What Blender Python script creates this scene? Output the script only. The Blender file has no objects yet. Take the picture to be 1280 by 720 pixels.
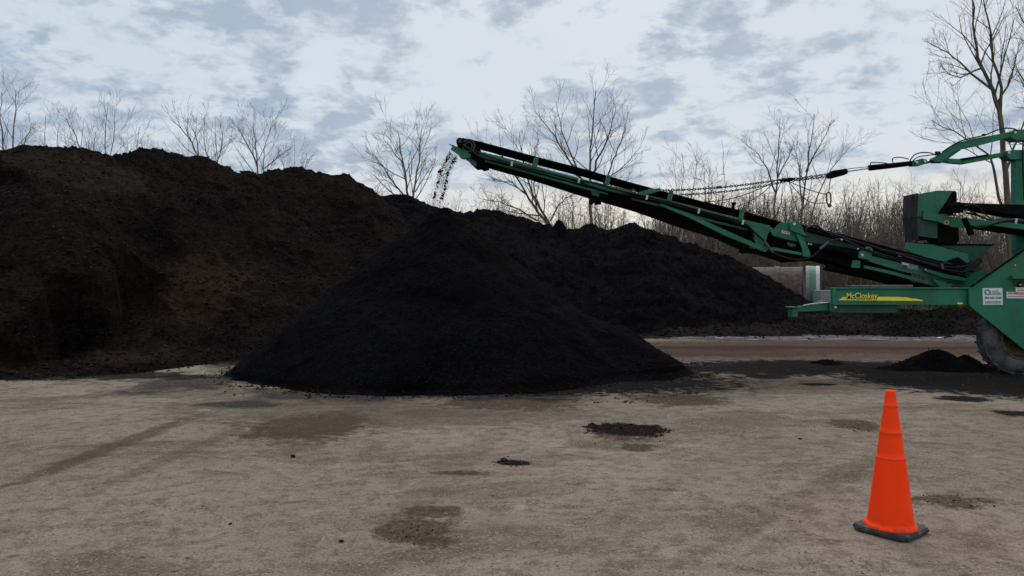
import bpy, bmesh, math, random
import numpy as np
from mathutils import Vector, Matrix, noise

R = math.radians
F, CX, HY, CH = 924.0, 640.0, 356.0, 1.6
sc = bpy.context.scene
COL = sc.collection
random.seed(7); rng = np.random.default_rng(7)

def at(px, py, Y):
    return Vector(((px-CX)/F*Y, Y, CH-(py-HY)/F*Y))
def gpt(px, py):                       # a point of the ground
    Y = CH*F/(py-HY)
    return Vector(((px-CX)/F*Y, Y, 0))

# ------------------------------------------------------------------ nodes
class NT:
    def __init__(s, name):
        s.m = bpy.data.materials.new(name); s.m.use_nodes = True
        s.t = s.m.node_tree; s.n = s.t.nodes; s.l = s.t.links
        s.b = s.n['Principled BSDF']
        s.co = s.n.new('ShaderNodeTexCoord').outputs['Object']
    def link(s, a, b): s.l.new(a, b)
    def put(s, sock, v):
        if hasattr(v, 'is_output') or isinstance(v, bpy.types.NodeSocket): s.l.new(v, sock)
        else: sock.default_value = v
    def mapping(s, vec, loc=(0,0,0), rot=(0,0,0), scale=(1,1,1), kind='POINT'):
        n = s.n.new('ShaderNodeMapping'); n.vector_type = kind
        s.l.new(vec, n.inputs[0]); n.inputs['Location'].default_value = loc
        n.inputs['Rotation'].default_value = rot; n.inputs['Scale'].default_value = scale
        return n.outputs[0]
    def noise(s, scale, detail=4, rough=.55, vec=None, dist=0, out='Fac'):
        n = s.n.new('ShaderNodeTexNoise'); s.l.new(vec or s.co, n.inputs['Vector'])
        n.inputs['Scale'].default_value = scale; n.inputs['Detail'].default_value = detail
        n.inputs['Roughness'].default_value = rough; n.inputs['Distortion'].default_value = dist
        return n.outputs[out]
    def voronoi(s, scale, vec=None, out='Distance', feature='F1'):
        n = s.n.new('ShaderNodeTexVoronoi'); s.l.new(vec or s.co, n.inputs['Vector'])
        n.feature = feature; n.inputs['Scale'].default_value = scale
        return n.outputs[out]
    def ramp(s, v, a, b, c0=0., c1=1.):
        n = s.n.new('ShaderNodeMapRange'); n.interpolation_type = 'SMOOTHSTEP'
        s.l.new(v, n.inputs[0])
        for i, x in zip((1,2,3,4), (a,b,c0,c1)): n.inputs[i].default_value = x
        return n.outputs[0]
    def math(s, op, a, b=0.):
        n = s.n.new('ShaderNodeMath'); n.operation = op
        s.put(n.inputs[0], a); s.put(n.inputs[1], b); return n.outputs[0]
    def mix(s, f, a, b, blend='MIX'):
        n = s.n.new('ShaderNodeMix'); n.data_type = 'RGBA'; n.blend_type = blend
        s.put(n.inputs[0], f)
        for i, v in ((6,a),(7,b)):
            if isinstance(v, (tuple, list)): v = tuple(v)+((1,) if len(v)==3 else ())
            s.put(n.inputs[i], v)
        return n.outputs[2]
    def bump(s, h, strength=.5, dist=.02, prev=None):
        n = s.n.new('ShaderNodeBump'); n.inputs['Strength'].default_value = strength
        n.inputs['Distance'].default_value = dist; s.l.new(h, n.inputs['Height'])
        if prev: s.l.new(prev, n.inputs['Normal'])
        return n.outputs[0]
    def done(s, col=None, rough=.8, normal=None, metal=0., spec=.5):
        if col is not None:
            if isinstance(col, tuple) and len(col)==3: col = col+(1,)
            s.put(s.b.inputs['Base Color'], col)
        s.put(s.b.inputs['Roughness'], rough); s.b.inputs['Metallic'].default_value = metal
        s.b.inputs['Specular IOR Level'].default_value = spec
        if normal: s.l.new(normal, s.b.inputs['Normal'])
        return s.m

def mat_simple(name, c, rough=.6, var=.25, scale=6., metal=0., spec=.5, bump=.0):
    t = NT(name)
    f = t.noise(scale, 5, .6)
    col = t.mix(t.ramp(f,.3,.7), tuple(x*(1-var) for x in c), tuple(x*(1+var) for x in c))
    n = t.bump(t.noise(scale*12,3), bump, .004) if bump else None
    return t.done(col, rough, n, metal, spec)

def mat_paint(name, c):
    t = NT(name)
    big = t.ramp(t.noise(1.3,4,.6),.35,.7)
    col = t.mix(big, tuple(x*.82 for x in c), tuple(x*1.12 for x in c))
    # dust that has settled on the paint, and rubbed dark grime in streaks
    st = t.noise(3, 6, .7, t.mapping(t.co, scale=(5,5,.8)))
    col = t.mix(t.ramp(st,.48,.74,0,.6), col, (.05,.055,.05))
    sp = t.noise(38, 3, .7)
    col = t.mix(t.ramp(sp,.57,.70,0,.6), col, (.12,.125,.105))
    rs = t.noise(7, 6, .75)
    col = t.mix(t.ramp(rs,.66,.73,0,.8), col, (.055,.028,.018))
    rg = t.ramp(t.noise(9,4,.6),.3,.7,.42,.7)
    return t.done(col, rg, t.bump(t.noise(30,3),.12,.004), 0, .35)

M = {}
M['green'] = mat_paint('green_paint', (.010,.145,.078))
M['green_shaded'] = mat_paint('shaded_green_paint', (.006,.064,.040))  # the same green darkened: shade painted onto far, inner and lower parts
M['rubber'] = mat_simple('black_rubber', (.004,.004,.0045), .9, .4, 9, spec=.06, bump=.3)
M['black'] = mat_simple('black_steel', (.0032,.0032,.0038), .85, .4, 5, spec=.06)
M['hose'] = mat_simple('hose_rubber', (.007,.007,.009), .6, .3, 20, spec=.2)
M['hose_grey'] = mat_simple('hose_sleeve', (.045,.047,.055), .6, .3, 30)
M['steel'] = mat_simple('bright_steel', (.42,.42,.40), .4, .25, 30, metal=.6)
M['chain'] = mat_simple('chain_steel', (.06,.052,.055), .55, .5, 30, metal=.4)
M['rust'] = mat_simple('rusty_steel', (.065,.043,.032), .85, .5, 6, bump=.3)
M['white_label'] = mat_simple('white_label', (.62,.66,.66), .5, .1, 40)
M['yellow'] = mat_simple('yellow_vinyl', (.78,.66,.03), .5, .12, 25)
M['ink'] = mat_simple('dark_ink', (.03,.035,.045), .6, .1, 20)
M['teal'] = mat_simple('teal_ink', (.02,.20,.25), .6, .1, 20)
M['grey_ink'] = mat_simple('grey_ink', (.22,.23,.22), .6, .1, 20)
M['red_ink'] = mat_simple('red_ink', (.55,.05,.02), .6, .1, 20)
M['pink_ink'] = mat_simple('pink_ink', (.50,.22,.24), .6, .1, 20)
M['tyre'] = None

def mat_tyre():
    t = NT('dusty_tyre')
    f = t.ramp(t.noise(4,6,.65),.32,.62)
    col = t.mix(f, (.024,.025,.028), (.095,.098,.104))
    return t.done(col, .85, t.bump(t.noise(50,3),.3,.006), 0, .25)
M['tyre'] = mat_tyre()

def mat_orange():
    t = NT('orange_cone_plastic')
    f = t.ramp(t.noise(9,5,.6),.35,.75)
    col = t.mix(f, (1.0,.040,.0005), (1.0,.050,.001))
    sc_ = t.noise(14,6,.8, t.mapping(t.co, scale=(1,1,.35)))
    col = t.mix(t.ramp(sc_,.60,.72,0,.6), col, (.45,.035,.008))
    ft = t.noise(2.2,4,.6,t.mapping(t.co,loc=(3,1,2))); col = t.mix(t.ramp(ft,.4,.7,0,.35), col, (.95,.075,.010))
    dkk = t.noise(30,5,.8,t.mapping(t.co,loc=(1,1,5),scale=(1.6,1.6,.4))); col = t.mix(t.ramp(dkk,.68,.74,0,.8), col, (.12,.03,.015))
    # grime scuffed up from the ground along the foot of the cone
    sep = t.n.new('ShaderNodeSeparateXYZ'); t.link(t.co, sep.inputs[0])
    z = t.ramp(sep.outputs[2], .03, .13, 1, 0)
    gr = t.math('MULTIPLY', z, t.ramp(t.noise(26,5,.7),.40,.62))
    col = t.mix(gr, col, (.42,.045,.012))
    return t.done(col, .6, t.bump(t.noise(60,3),.08,.003), 0, .15)
M['orange'] = mat_orange()
def mat_cone_base():
    t = NT('black_cone_rubber')
    f = t.ramp(t.noise(18,6,.7),.45,.75)
    return t.done(t.mix(f,(.028,.028,.029),(.11,.105,.098)), .8, t.bump(t.noise(90,3),.35,.004),0,.3)
M['cone_base'] = mat_cone_base()

def mat_bark(name, a, b):
    t = NT(name)
    f = t.ramp(t.noise(3,5,.6,t.mapping(t.co,scale=(3,3,.6))),.3,.7)
    return t.done(t.mix(f,a,b), .9, None, 0, .2)
M['bark'] = mat_bark('grey_bark', (.070,.055,.045), (.15,.125,.105))
M['bark_dark'] = mat_bark('dark_bark', (.055,.041,.030), (.13,.10,.075))
M['scrub'] = mat_bark('scrub_bark', (.070,.051,.040), (.155,.122,.098))

def mat_soil(name, dark, light, brown=None, brown_amt=0., specks=0., sc0=1.):
    t = NT(name)
    f = t.ramp(t.noise(9*sc0,8,.85),.40,.62)
    col = t.mix(f, dark, light)
    big = t.ramp(t.noise(.9,5,.65, t.mapping(t.co,rot=(.3,.5,.2),scale=(.6,1,1.6))),.35,.62,.45,1.15)
    bv = t.n.new('ShaderNodeCombineXYZ')
    for q_ in range(3): t.link(big, bv.inputs[q_])
    col = t.mix(1., col, bv.outputs[0], 'MULTIPLY')
    if brown:
        w = t.noise(.45,4,.6)
        g = t.noise(5,5,.7)
        m = t.math('MULTIPLY', t.ramp(w,.42,.62), t.ramp(g,.36,.66))
        col = t.mix(t.math('MULTIPLY',m,brown_amt), col, brown)
    if specks:
        v = t.voronoi(16, out='Distance'); c = t.voronoi(16, out='Color')
        s1 = t.n.new('ShaderNodeSeparateColor'); t.link(c, s1.inputs[0])
        m = t.math('MULTIPLY', t.ramp(v,.10,.22,1,0), t.math('GREATER_THAN', s1.outputs[0], 1-specks))
        col = t.mix(m, col, (.13,.10,.075))
    b1 = t.bump(t.noise(5*sc0,9,.8), 1., .22)
    b2 = t.bump(t.voronoi(20*sc0), .8, .06, b1)
    return t, col, b2

t, col, b = mat_soil('black_soil', (.0018,.0017,.0020), (.0120,.0115,.0130), sc0=2.2)
M['soil'] = t.done(col, 1., b, 0, .03)
t, col, b = mat_soil('back_soil', (.0020,.0019,.0026), (.0150,.0135,.0165), sc0=1.5)
M['soil_back'] = t.done(col, 1., b, 0, .03)
t, col, b = mat_soil('bank_soil', (.006,.0052,.0056), (.030,.025,.024), (.055,.042,.034), .7, .03, sc0=1.6)
M['soil_bank'] = t.done(col, 1., b, 0, .03)
t, col, b = mat_soil('mulch', (.0026,.0021,.0022), (.0290,.0212,.0182), (.040,.0245,.0175), .55, .04, sc0=1.5)
t.co_obj = t.co; t.co = t.n.new('ShaderNodeNewGeometry').outputs['Position']
# a rusty brown face where a loader cut into the pile
def blotch(t, centre, rad, rot=0., edge=.5, nz=None, lo=.65, hi=1.15):
    v = t.mapping(t.co, loc=centre, rot=(0,0,rot), scale=rad, kind='TEXTURE')
    n = t.n.new('ShaderNodeVectorMath'); n.operation = 'LENGTH'; t.link(v, n.inputs[0])
    d = n.outputs['Value']
    if nz is not None: d = t.math('ADD', d, nz)
    return t.ramp(d, lo, hi, 1, 0)
nz = t.math('MULTIPLY', t.math('SUBTRACT', t.noise(1.6,5,.6), .5), 1.4)
m1 = blotch(t, tuple(at(262,385,18.2)), (1.15,2.6,1.45), nz=nz)
m2 = blotch(t, tuple(at(90,215,19.6)), (3.2,1.5,.7), nz=nz)
m3 = blotch(t, tuple(at(170,445,14.4)), (.9,.9,.3), nz=nz)
g = t.ramp(t.noise(8,6,.75),.32,.62)
col = t.mix(t.math('MULTIPLY',t.math('MULTIPLY',t.math('MAXIMUM',m1,m3),g),.8), col, (.070,.038,.023))
col = t.mix(t.math('MULTIPLY',m2,t.math('MULTIPLY',g,.7)), col, (.066,.050,.034))
b = t.bump(t.noise(2.2,8,.75,t.mapping(t.co,rot=(.6,.2,.4),scale=(1,1,2.2))), .8, .25, b)
M['mulch'] = t.done(col, 1., b, 0, .03)
M['chip'] = mat_simple('mulch_chip', (.008,.0062,.0054), .95, .6, 3, spec=.1)
M['chip_pale'] = mat_simple('pale_wood_chip', (.07,.055,.045), .95, .5, 3, spec=.1)
M['crumb'] = mat_simple('soil_crumb', (.0100,.0080,.0068), .95, .5, 7, spec=.1)

# ------------------------------------------------------------------ mesh building
class MB:
    def __init__(s): s.v = []; s.f = []
    def add(s, vs, fs):
        o = len(s.v); s.v += [tuple(v) for v in vs]; s.f += [tuple(i+o for i in f) for f in fs]; return s
    def plate(s, pts, Y, th):          # a flat profile given by its outline, with thickness in depth
        P = [at(x,y,Y) for x,y in pts]; n = len(P)
        vs = [(p.x,Y,p.z) for p in P]+[(p.x,Y+th,p.z) for p in P]
        a = sum(P[i].x*P[(i+1)%n].z-P[(i+1)%n].x*P[i].z for i in range(n))
        idx = list(range(n))
        if a > 0: f0 = idx; 
        else: f0 = idx[::-1]
        fs = [tuple(f0), tuple(i+n for i in f0[::-1])]
        for k in range(n):
            i, j = f0[k], f0[(k+1)%n]
            fs.append((j, i, i+n, j+n))
        return s.add(vs, fs)
    def box(s, c, size, rz=0., ry=0.):
        m = Matrix.Translation(Vector(c)) @ Matrix.Rotation(rz,4,'Z') @ Matrix.Rotation(ry,4,'Y')
        vs = [m @ Vector((sx*size[0]/2, sy*size[1]/2, sz*size[2]/2)) for sx in (-1,1) for sy in (-1,1) for sz in (-1,1)]
        return s.add(vs, [(0,1,3,2),(4,6,7,5),(0,4,5,1),(2,3,7,6),(0,2,6,4),(1,5,7,3)])
    def tube(s, pts, r, n=8, cap=True):
        pts = [Vector(p) for p in pts]; k = len(pts)
        rr = r if isinstance(r,(list,tuple)) else [r]*k
        vs = []; up = None
        for i,p in enumerate(pts):
            d = (pts[min(i+1,k-1)]-pts[max(i-1,0)]).normalized()
            if up is None:
                up = Vector((0,1,0)) if abs(d.y)<.9 else Vector((0,0,1))
            a = (up - d*up.dot(d)).normalized(); b_ = d.cross(a); up = a
            for j in range(n):
                t_ = 2*math.pi*j/n
                vs.append(p + (a*math.cos(t_)+b_*math.sin(t_))*rr[i])
        fs = [(i*n+j, i*n+(j+1)%n, (i+1)*n+(j+1)%n, (i+1)*n+j) for i in range(k-1) for j in range(n)]
        if cap: fs += [tuple(range(n))[::-1], tuple(range((k-1)*n, k*n))]
        return s.add(vs, fs)
    def ring(s, c, axis, prof, n=48, close=True):   # a lathe: prof = (along axis, radius)
        axis = Vector(axis).normalized(); a = axis.orthogonal().normalized(); b_ = axis.cross(a); c = Vector(c)
        vs = [c+axis*h+(a*math.cos(2*math.pi*j/n)+b_*math.sin(2*math.pi*j/n))*r for h,r in prof for j in range(n)]
        k = len(prof); rows = k if close else k-1
        fs = [(i*n+j, i*n+(j+1)%n, ((i+1)%k)*n+(j+1)%n, ((i+1)%k)*n+j) for i in range(rows) for j in range(n)]
        return s.add(vs, fs)
    def build(s, name, m, parent=None, smooth=False, bevel=0., loc=(0,0,0)):
        me = bpy.data.meshes.new(name)
        off = Vector(loc) if parent is None else parent_origin(parent)
        me.from_pydata([tuple(Vector(v)-off) for v in s.v], [], s.f)
        bm = bmesh.new(); bm.from_mesh(me); bmesh.ops.recalc_face_normals(bm, faces=bm.faces); bm.to_mesh(me); bm.free()
        me.materials.append(m); me.update()
        if smooth:
            me.polygons.foreach_set('use_smooth', [True]*len(me.polygons))
        o = bpy.data.objects.new(name, me); COL.objects.link(o)
        if parent: o.parent = parent
        else: o.location = off
        if bevel:
            b_ = o.modifiers.new('bevel','BEVEL'); b_.width = bevel; b_.segments = 2
            b_.limit_method = 'ANGLE'; b_.angle_limit = R(40)
        if smooth:
            set_sharp(me)
        return o
def set_sharp(me, ang=35):
    try: me.set_sharp_from_angle(angle=R(ang))
    except Exception: pass
def parent_origin(p):
    v = Vector((0,0,0))
    while p is not None: v += Vector(p.location); p = p.parent
    return v
def tag(o, label=None, cat=None, group=None, kind=None):
    if label: o['label'] = label
    if cat: o['category'] = cat
    if group: o['group'] = group
    if kind: o['kind'] = kind
    return o
def empty(name, loc):
    o = bpy.data.objects.new(name, None); COL.objects.link(o); o.location = loc; o.empty_display_size = .3
    return o
def np_mesh(name, V, faces, m, parent=None, loc=(0,0,0), smooth=False, attr=None):
    me = bpy.data.meshes.new(name)
    V = np.asarray(V, dtype=np.float64); faces = np.asarray(faces, dtype=np.int32)
    off = np.array(parent_origin(parent) if parent else loc)
    me.vertices.add(len(V)); me.vertices.foreach_set('co', (V-off).astype(np.float32).ravel())
    k = faces.shape[1]
    me.loops.add(faces.size); me.loops.foreach_set('vertex_index', faces.ravel())
    me.polygons.add(len(faces)); me.polygons.foreach_set('loop_start', np.arange(0, faces.size, k, dtype=np.int32))
    if smooth: me.polygons.foreach_set('use_smooth', np.ones(len(faces), dtype=bool))
    me.materials.append(m); me.update(calc_edges=True); me.validate()
    o = bpy.data.objects.new(name, me); COL.objects.link(o)
    if parent: o.parent = parent
    else: o.location = off
    return o

def fbm(x, y, scale, octv=4, seed=0., ridged=False):
    out = np.empty(x.size)
    xf = x.ravel()*scale; yf = y.ravel()*scale
    nf = noise.fractal
    if ridged:
        nr = noise.ridged_multi_fractal
        for i in range(x.size): out[i] = nr((xf[i], yf[i], seed), .9, 2.1, octv, 1.0, 2.0)
    else:
        for i in range(x.size): out[i] = nf((xf[i], yf[i], seed), .8, 2.1, octv)
    return out.reshape(x.shape)

# ------------------------------------------------------------------ camera
cam = bpy.data.cameras.new('camera'); camo = bpy.data.objects.new('camera', cam); COL.objects.link(camo)
camo.location = (0,0,CH); camo.rotation_euler = (R(90),0,0)
cam.sensor_width = 36; cam.lens = F/1280*36; cam.shift_y = -4/1280.
cam.clip_start = .1; cam.clip_end = 2000
sc.camera = camo

# ------------------------------------------------------------------ sky and light
SUN_AZ, SUN_EL = R(6), R(46)
w = bpy.data.worlds.new('World'); sc.world = w; w.use_nodes = True
nt = w.node_tree; N = nt.nodes; L = nt.links
bg = N['Background']
class WN(NT):
    def __init__(s): s.t = nt; s.n = N; s.l = L; s.co = N.new('ShaderNodeTexCoord').outputs['Generated']
W = WN()
sky = N.new('ShaderNodeTexSky'); sky.sky_type = 'NISHITA'; sky.sun_disc = False
sky.sun_elevation = SUN_EL; sky.sun_rotation = SUN_AZ; sky.air_density = 1.; sky.dust_density = 2.
sep = N.new('ShaderNodeSeparateXYZ'); L.new(W.co, sep.inputs[0])
zc = W.math('MAXIMUM', sep.outputs[2], 0.0)
den = W.math('ADD', zc, .27)
comb = N.new('ShaderNodeCombineXYZ')
L.new(W.math('DIVIDE', sep.outputs[0], den), comb.inputs[0])
L.new(W.math('DIVIDE', sep.outputs[1], den), comb.inputs[1])
P = comb.outputs[0]
n1 = W.noise(8.0, 9, .60, W.mapping(P, loc=(3.1,1.7,0.)), dist=.15)
n2 = W.noise(2.6, 5, .55, W.mapping(P, loc=(7.3,4.2,2.)))
n3 = W.noise(17, 6, .65, W.mapping(P, loc=(1.,9.,5.)))
n3 = W.math('MULTIPLY', n3, .14)
mix1 = W.math('ADD', W.math('MULTIPLY', n1, .62), W.math('ADD', W.math('MULTIPLY', n2, .40), n3))
mix1 = W.math('ADD', mix1, W.ramp(sep.outputs[0], -.6, .15, .036, -.004))
mask = W.ramp(W.math('ADD', mix1, W.ramp(sep.outputs[2], .10, .30, .014, -.010)), .54, .68)
# towards the left the cloud deck is a bluer, darker grey
left = W.ramp(sep.outputs[0], -.65, .1, 1, 0)
bright = W.mix(left, (6.35,6.8,7.25), (5.9,6.55,7.2))
dark = W.mix(left, (3.3,4.05,5.0), (3.2,4.05,5.15))
cl = W.mix(mask, bright, dark)
soft = W.ramp(W.noise(3.2, 6, .6, W.mapping(P, loc=(11.,2.,1.))), .3, .75)
cl = W.mix(W.math('MULTIPLY', soft, .30), cl, (5.4,6.0,6.7))
# the cloud deck parts near the horizon, where the light is creamy
hz = W.ramp(sep.outputs[2], .095, .15, 1, 0)
cream = W.ramp(sep.outputs[0], -.55, .15)
hcol = W.mix(cream, (4.9,5.8,6.9), (8.2,7.6,6.6))
cl = W.mix(W.math('MULTIPLY', hz, .85), cl, hcol)
# sky overhead, out of view, brightened to light the cone and ground
up = W.ramp(sep.outputs[2], .40, .8, 1., 2.0)
upv = N.new('ShaderNodeCombineXYZ')
for i in range(3): L.new(up, upv.inputs[i])
cl = W.mix(1.0, cl, upv.outputs[0], 'MULTIPLY')
fin = W.mix(.93, sky.outputs[0], cl)
L.new(fin, bg.inputs['Color']); bg.inputs['Strength'].default_value = .11

sun = bpy.data.lights.new('sun','SUN'); sun.energy = 1.2; sun.angle = R(14); sun.color = (1,.95,.88)
so = bpy.data.objects.new('sun', sun); COL.objects.link(so)
sv = Vector((math.sin(SUN_AZ)*math.cos(SUN_EL), math.cos(SUN_AZ)*math.cos(SUN_EL), math.sin(SUN_EL)))
so.rotation_euler = sv.to_track_quat('Z','Y').to_euler(); so.location = (0,0,30)

# ------------------------------------------------------------------ ground
def mat_ground():
    t = NT('packed_yard_ground')
    a = t.ramp(t.noise(.22,5,.6),.35,.66)
    col = t.mix(a, (.225,.186,.147), (.300,.250,.200))
    st = t.noise(.7,9,.72, t.mapping(t.co, rot=(0,0,R(8)), scale=(.75,1.3,1)), dist=.6)
    col = t.mix(t.ramp(st,.48,.62,0,.72), col, (.105,.079,.059))
    st2 = t.noise(1.3,9,.75, t.mapping(t.co, loc=(5,3,0), rot=(0,0,R(-12)), scale=(.7,1.4,1)), dist=.8)
    col = t.mix(t.ramp(st2,.56,.67,0,.6), col, (.37,.325,.265))
    dk = t.noise(2.4,9,.8, t.mapping(t.co, loc=(8,2,0), rot=(0,0,R(4)), scale=(.65,1.4,1)), dist=.5)
    col = t.mix(t.ramp(dk,.56,.65,0,.72), col, (.062,.044,.034))
    m = t.noise(6,8,.75)
    col = t.mix(t.ramp(m,.46,.60,0,.6), col, (.115,.090,.070))
    m = t.noise(17,6,.75, t.mapping(t.co,loc=(2,7,3)))
    col = t.mix(t.ramp(m,.52,.66,0,.45), col, (.34,.295,.24))
    fl = t.noise(46,4,.7)
    col = t.mix(t.ramp(fl,.54,.66,0,.65), col, (.40,.35,.29))
    fd = t.noise(70,4,.7, t.mapping(t.co,loc=(4,4,4)))
    col = t.mix(t.ramp(fd,.52,.63,0,.75), col, (.07,.058,.049))
    sp = t.noise(5.5,7,.8, t.mapping(t.co,loc=(9,1,3),scale=(.8,1.5,1)))
    col = t.mix(t.ramp(sp,.62,.68,0,.85), col, (.035,.027,.024))
    nzb = t.math('MULTIPLY', t.math('SUBTRACT', t.noise(1.7,6,.68), .5), 2.2)
    nzf = t.math('MULTIPLY', t.math('SUBTRACT', t.noise(4.5,9,.82), .5), 3.0)
    brk = t.ramp(t.noise(19,6,.8), .34,.56,.55,1.)
    def layer(lst, colr, amt, nzz, lo=.45, hi=1.1):
        nonlocal col
        acc = None
        for px,py,rx,ry,rot in lst:
            c = gpt(px,py); Yn = gpt(px,py+ry).y; Yf = gpt(px,max(py-ry,366)).y
            m_ = blotch(t, (c.x,(Yn+Yf)/2,0), (rx/F*c.y, max((Yf-Yn)/2,.05), 5), R(rot), nz=nzz, lo=lo, hi=hi)
            acc = m_ if acc is None else t.math('MAXIMUM', acc, m_)
        col = t.mix(t.math('MULTIPLY',t.math('MULTIPLY',acc,amt),brk if colr[0]>.02 else 1.), col, colr)
    # reddish damp brown soil
    layer([(520,665,58,26,30),(540,640,40,12,20),(1070,531,36,9,0),(575,593,48,3,0),(795,558,32,5,0),(775,540,44,13,0),
           (1190,628,60,9,0),(850,500,70,12,0),(380,535,95,20,-8),(640,505,110,10,0),],
          (.050,.033,.025), .85, nzf, .6, 1.0)
    for (ax,ay,bx_,by_,wd,am) in [(-40,625,270,512,.16,.8),(60,640,330,522,.13,.45),(330,575,470,502,.35,.6),(860,700,1120,560,.14,.25),(700,700,900,560,.14,.2),(420,720,640,520,.2,.25),(850,447,1280,446,.5,.5),(-100,505,260,488,.25,.5),(900,520,1280,505,.2,.3)]:
        p0, p1 = gpt(ax,ay), gpt(bx_,by_); dv = p1-p0
        m_ = blotch(t, tuple((p0+p1)/2), (dv.length/2, wd, 5), math.atan2(dv.y,dv.x), nz=nzf, lo=.5, hi=1.2)
        col = t.mix(t.math('MULTIPLY', t.math('MULTIPLY', m_, am), brk), col, (.070,.050,.038))
    layer([(240,490,110,9,0),(1000,446,400,9,0),(380,505,190,14,0),(900,480,300,14,0),(500,520,300,16,0)], (.080,.060,.048), .62, nzf, .5, 1.3)
    # grey fines around the piles, with the front pile's soft shadow painted in
    layer([(430,494,135,10,0),(235,478,90,13,0),(300,505,60,6,0),(640,494,95,8,0),(330,452,60,10,0)], (.030,.029,.032), .92, nzb, .6,1.2)
    # black fines under the conveyor and machine, with their soft shadow painted in
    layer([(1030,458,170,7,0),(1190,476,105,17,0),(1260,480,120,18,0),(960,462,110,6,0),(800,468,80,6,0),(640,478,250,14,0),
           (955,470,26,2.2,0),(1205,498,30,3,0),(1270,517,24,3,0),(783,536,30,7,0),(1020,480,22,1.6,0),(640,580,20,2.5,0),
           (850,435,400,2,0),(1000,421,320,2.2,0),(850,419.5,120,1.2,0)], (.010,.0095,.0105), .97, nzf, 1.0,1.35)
    layer([(1080,434,330,8,0),(880,440,160,5,0)], (.062,.043,.034), .95, nzf, .9, 1.5)
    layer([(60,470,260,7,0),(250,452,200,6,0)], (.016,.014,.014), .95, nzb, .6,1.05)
    # leaf litter and rough earth beyond the yard
    sepn = t.n.new('ShaderNodeSeparateXYZ'); t.link(t.co, sepn.inputs[0])
    col = t.mix(1., col, (.79,.75,.718), 'MULTIPLY')
    far = t.ramp(t.math('ADD', sepn.outputs[1], t.math('MULTIPLY', nzb, 1.5)), 26, 31)
    col = t.mix(far, col, t.mix(t.noise(2,6,.7), (.045,.036,.03), (.12,.098,.08)))
    rough = .93
    b = t.bump(t.noise(1.6,6,.65, t.mapping(t.co,scale=(.7,1.3,1))), .55, .05)
    b = t.bump(t.noise(13,6,.7), .55, .018, b)
    b = t.bump(t.noise(70,4,.7), .5, .006, b)
    return t.done(col, 1., b, 0, .02)
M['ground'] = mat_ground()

def nonuni(a, b, step, lo, hi, g=1.35):
    v = list(np.arange(a, b+1e-6, step)); s = step
    while v[-1] < hi: s *= g; v.append(v[-1]+s)
    s = step
    while v[0] > lo: s *= g; v.insert(0, v[0]-s)
    return np.array(v)
gx = nonuni(-11, 11, .09, -500, 500); gy = nonuni(1.5, 19, .09, -60, 900)
X, Y = np.meshgrid(gx, gy)
near = np.clip(1-np.maximum(np.abs(X)-12,0)/8,0,1)*np.clip(1-np.maximum(Y-20,0)/8,0,1)*np.clip((Y+3)/3,0,1)
Z = (fbm(X,Y,.45,4,3.)*.030 + fbm(X,Y,2.6,3,8.)*.007)*near
flat = np.minimum(np.clip((np.hypot(X-2.46,Y-4.82)-.35)/.5,0,1), np.clip((np.hypot(X-9.3,Y-13.4)-.8)/1.,0,1))
Z *= flat
Z -= 0.0
ny, nx = X.shape
def gridfaces(ny, nx):
    i = np.arange(ny*nx).reshape(ny,nx)
    return np.stack([i[:-1,:-1].ravel(), i[:-1,1:].ravel(), i[1:,1:].ravel(), i[1:,:-1].ravel()],1)
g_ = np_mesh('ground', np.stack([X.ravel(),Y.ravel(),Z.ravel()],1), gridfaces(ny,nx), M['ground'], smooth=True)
tag(g_, kind='structure')

# low rise of leaf litter in the wood behind the yard
t = NT('leaf_litter'); lc = t.mix(t.ramp(t.noise(1.2,7,.7),.3,.7), (.065,.050,.040), (.14,.110,.088))
lc = t.mix(t.ramp(t.noise(14,4,.7),.5,.7,0,.6), lc, (.20,.165,.135))
M['litter'] = t.done(lc, .95, t.bump(t.noise(5,6,.7),.8,.2), 0, .1)
hx = np.linspace(-160,170,220); hy = np.linspace(46,190,70)
X, Y = np.meshgrid(hx, hy)
rise = np.clip((Y-46)/34,0,1); rise = rise*rise*(3-2*rise)
Z = -.15 + rise*(5.0+fbm(X,Y,.05,3,2.)*.9) + fbm(X,Y,.4,3,5.)*.12*rise
o = np_mesh('hillside', np.stack([X.ravel(),Y.ravel(),Z.ravel()],1), gridfaces(*X.shape), M['litter'], smooth=True)
tag(o, kind='structure')
def hill_z(x, y):
    r = min(max((y-46)/34,0),1); r = r*r*(3-2*r)
    return -.15+r*(4.8) if r > 0 else 0.

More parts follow.
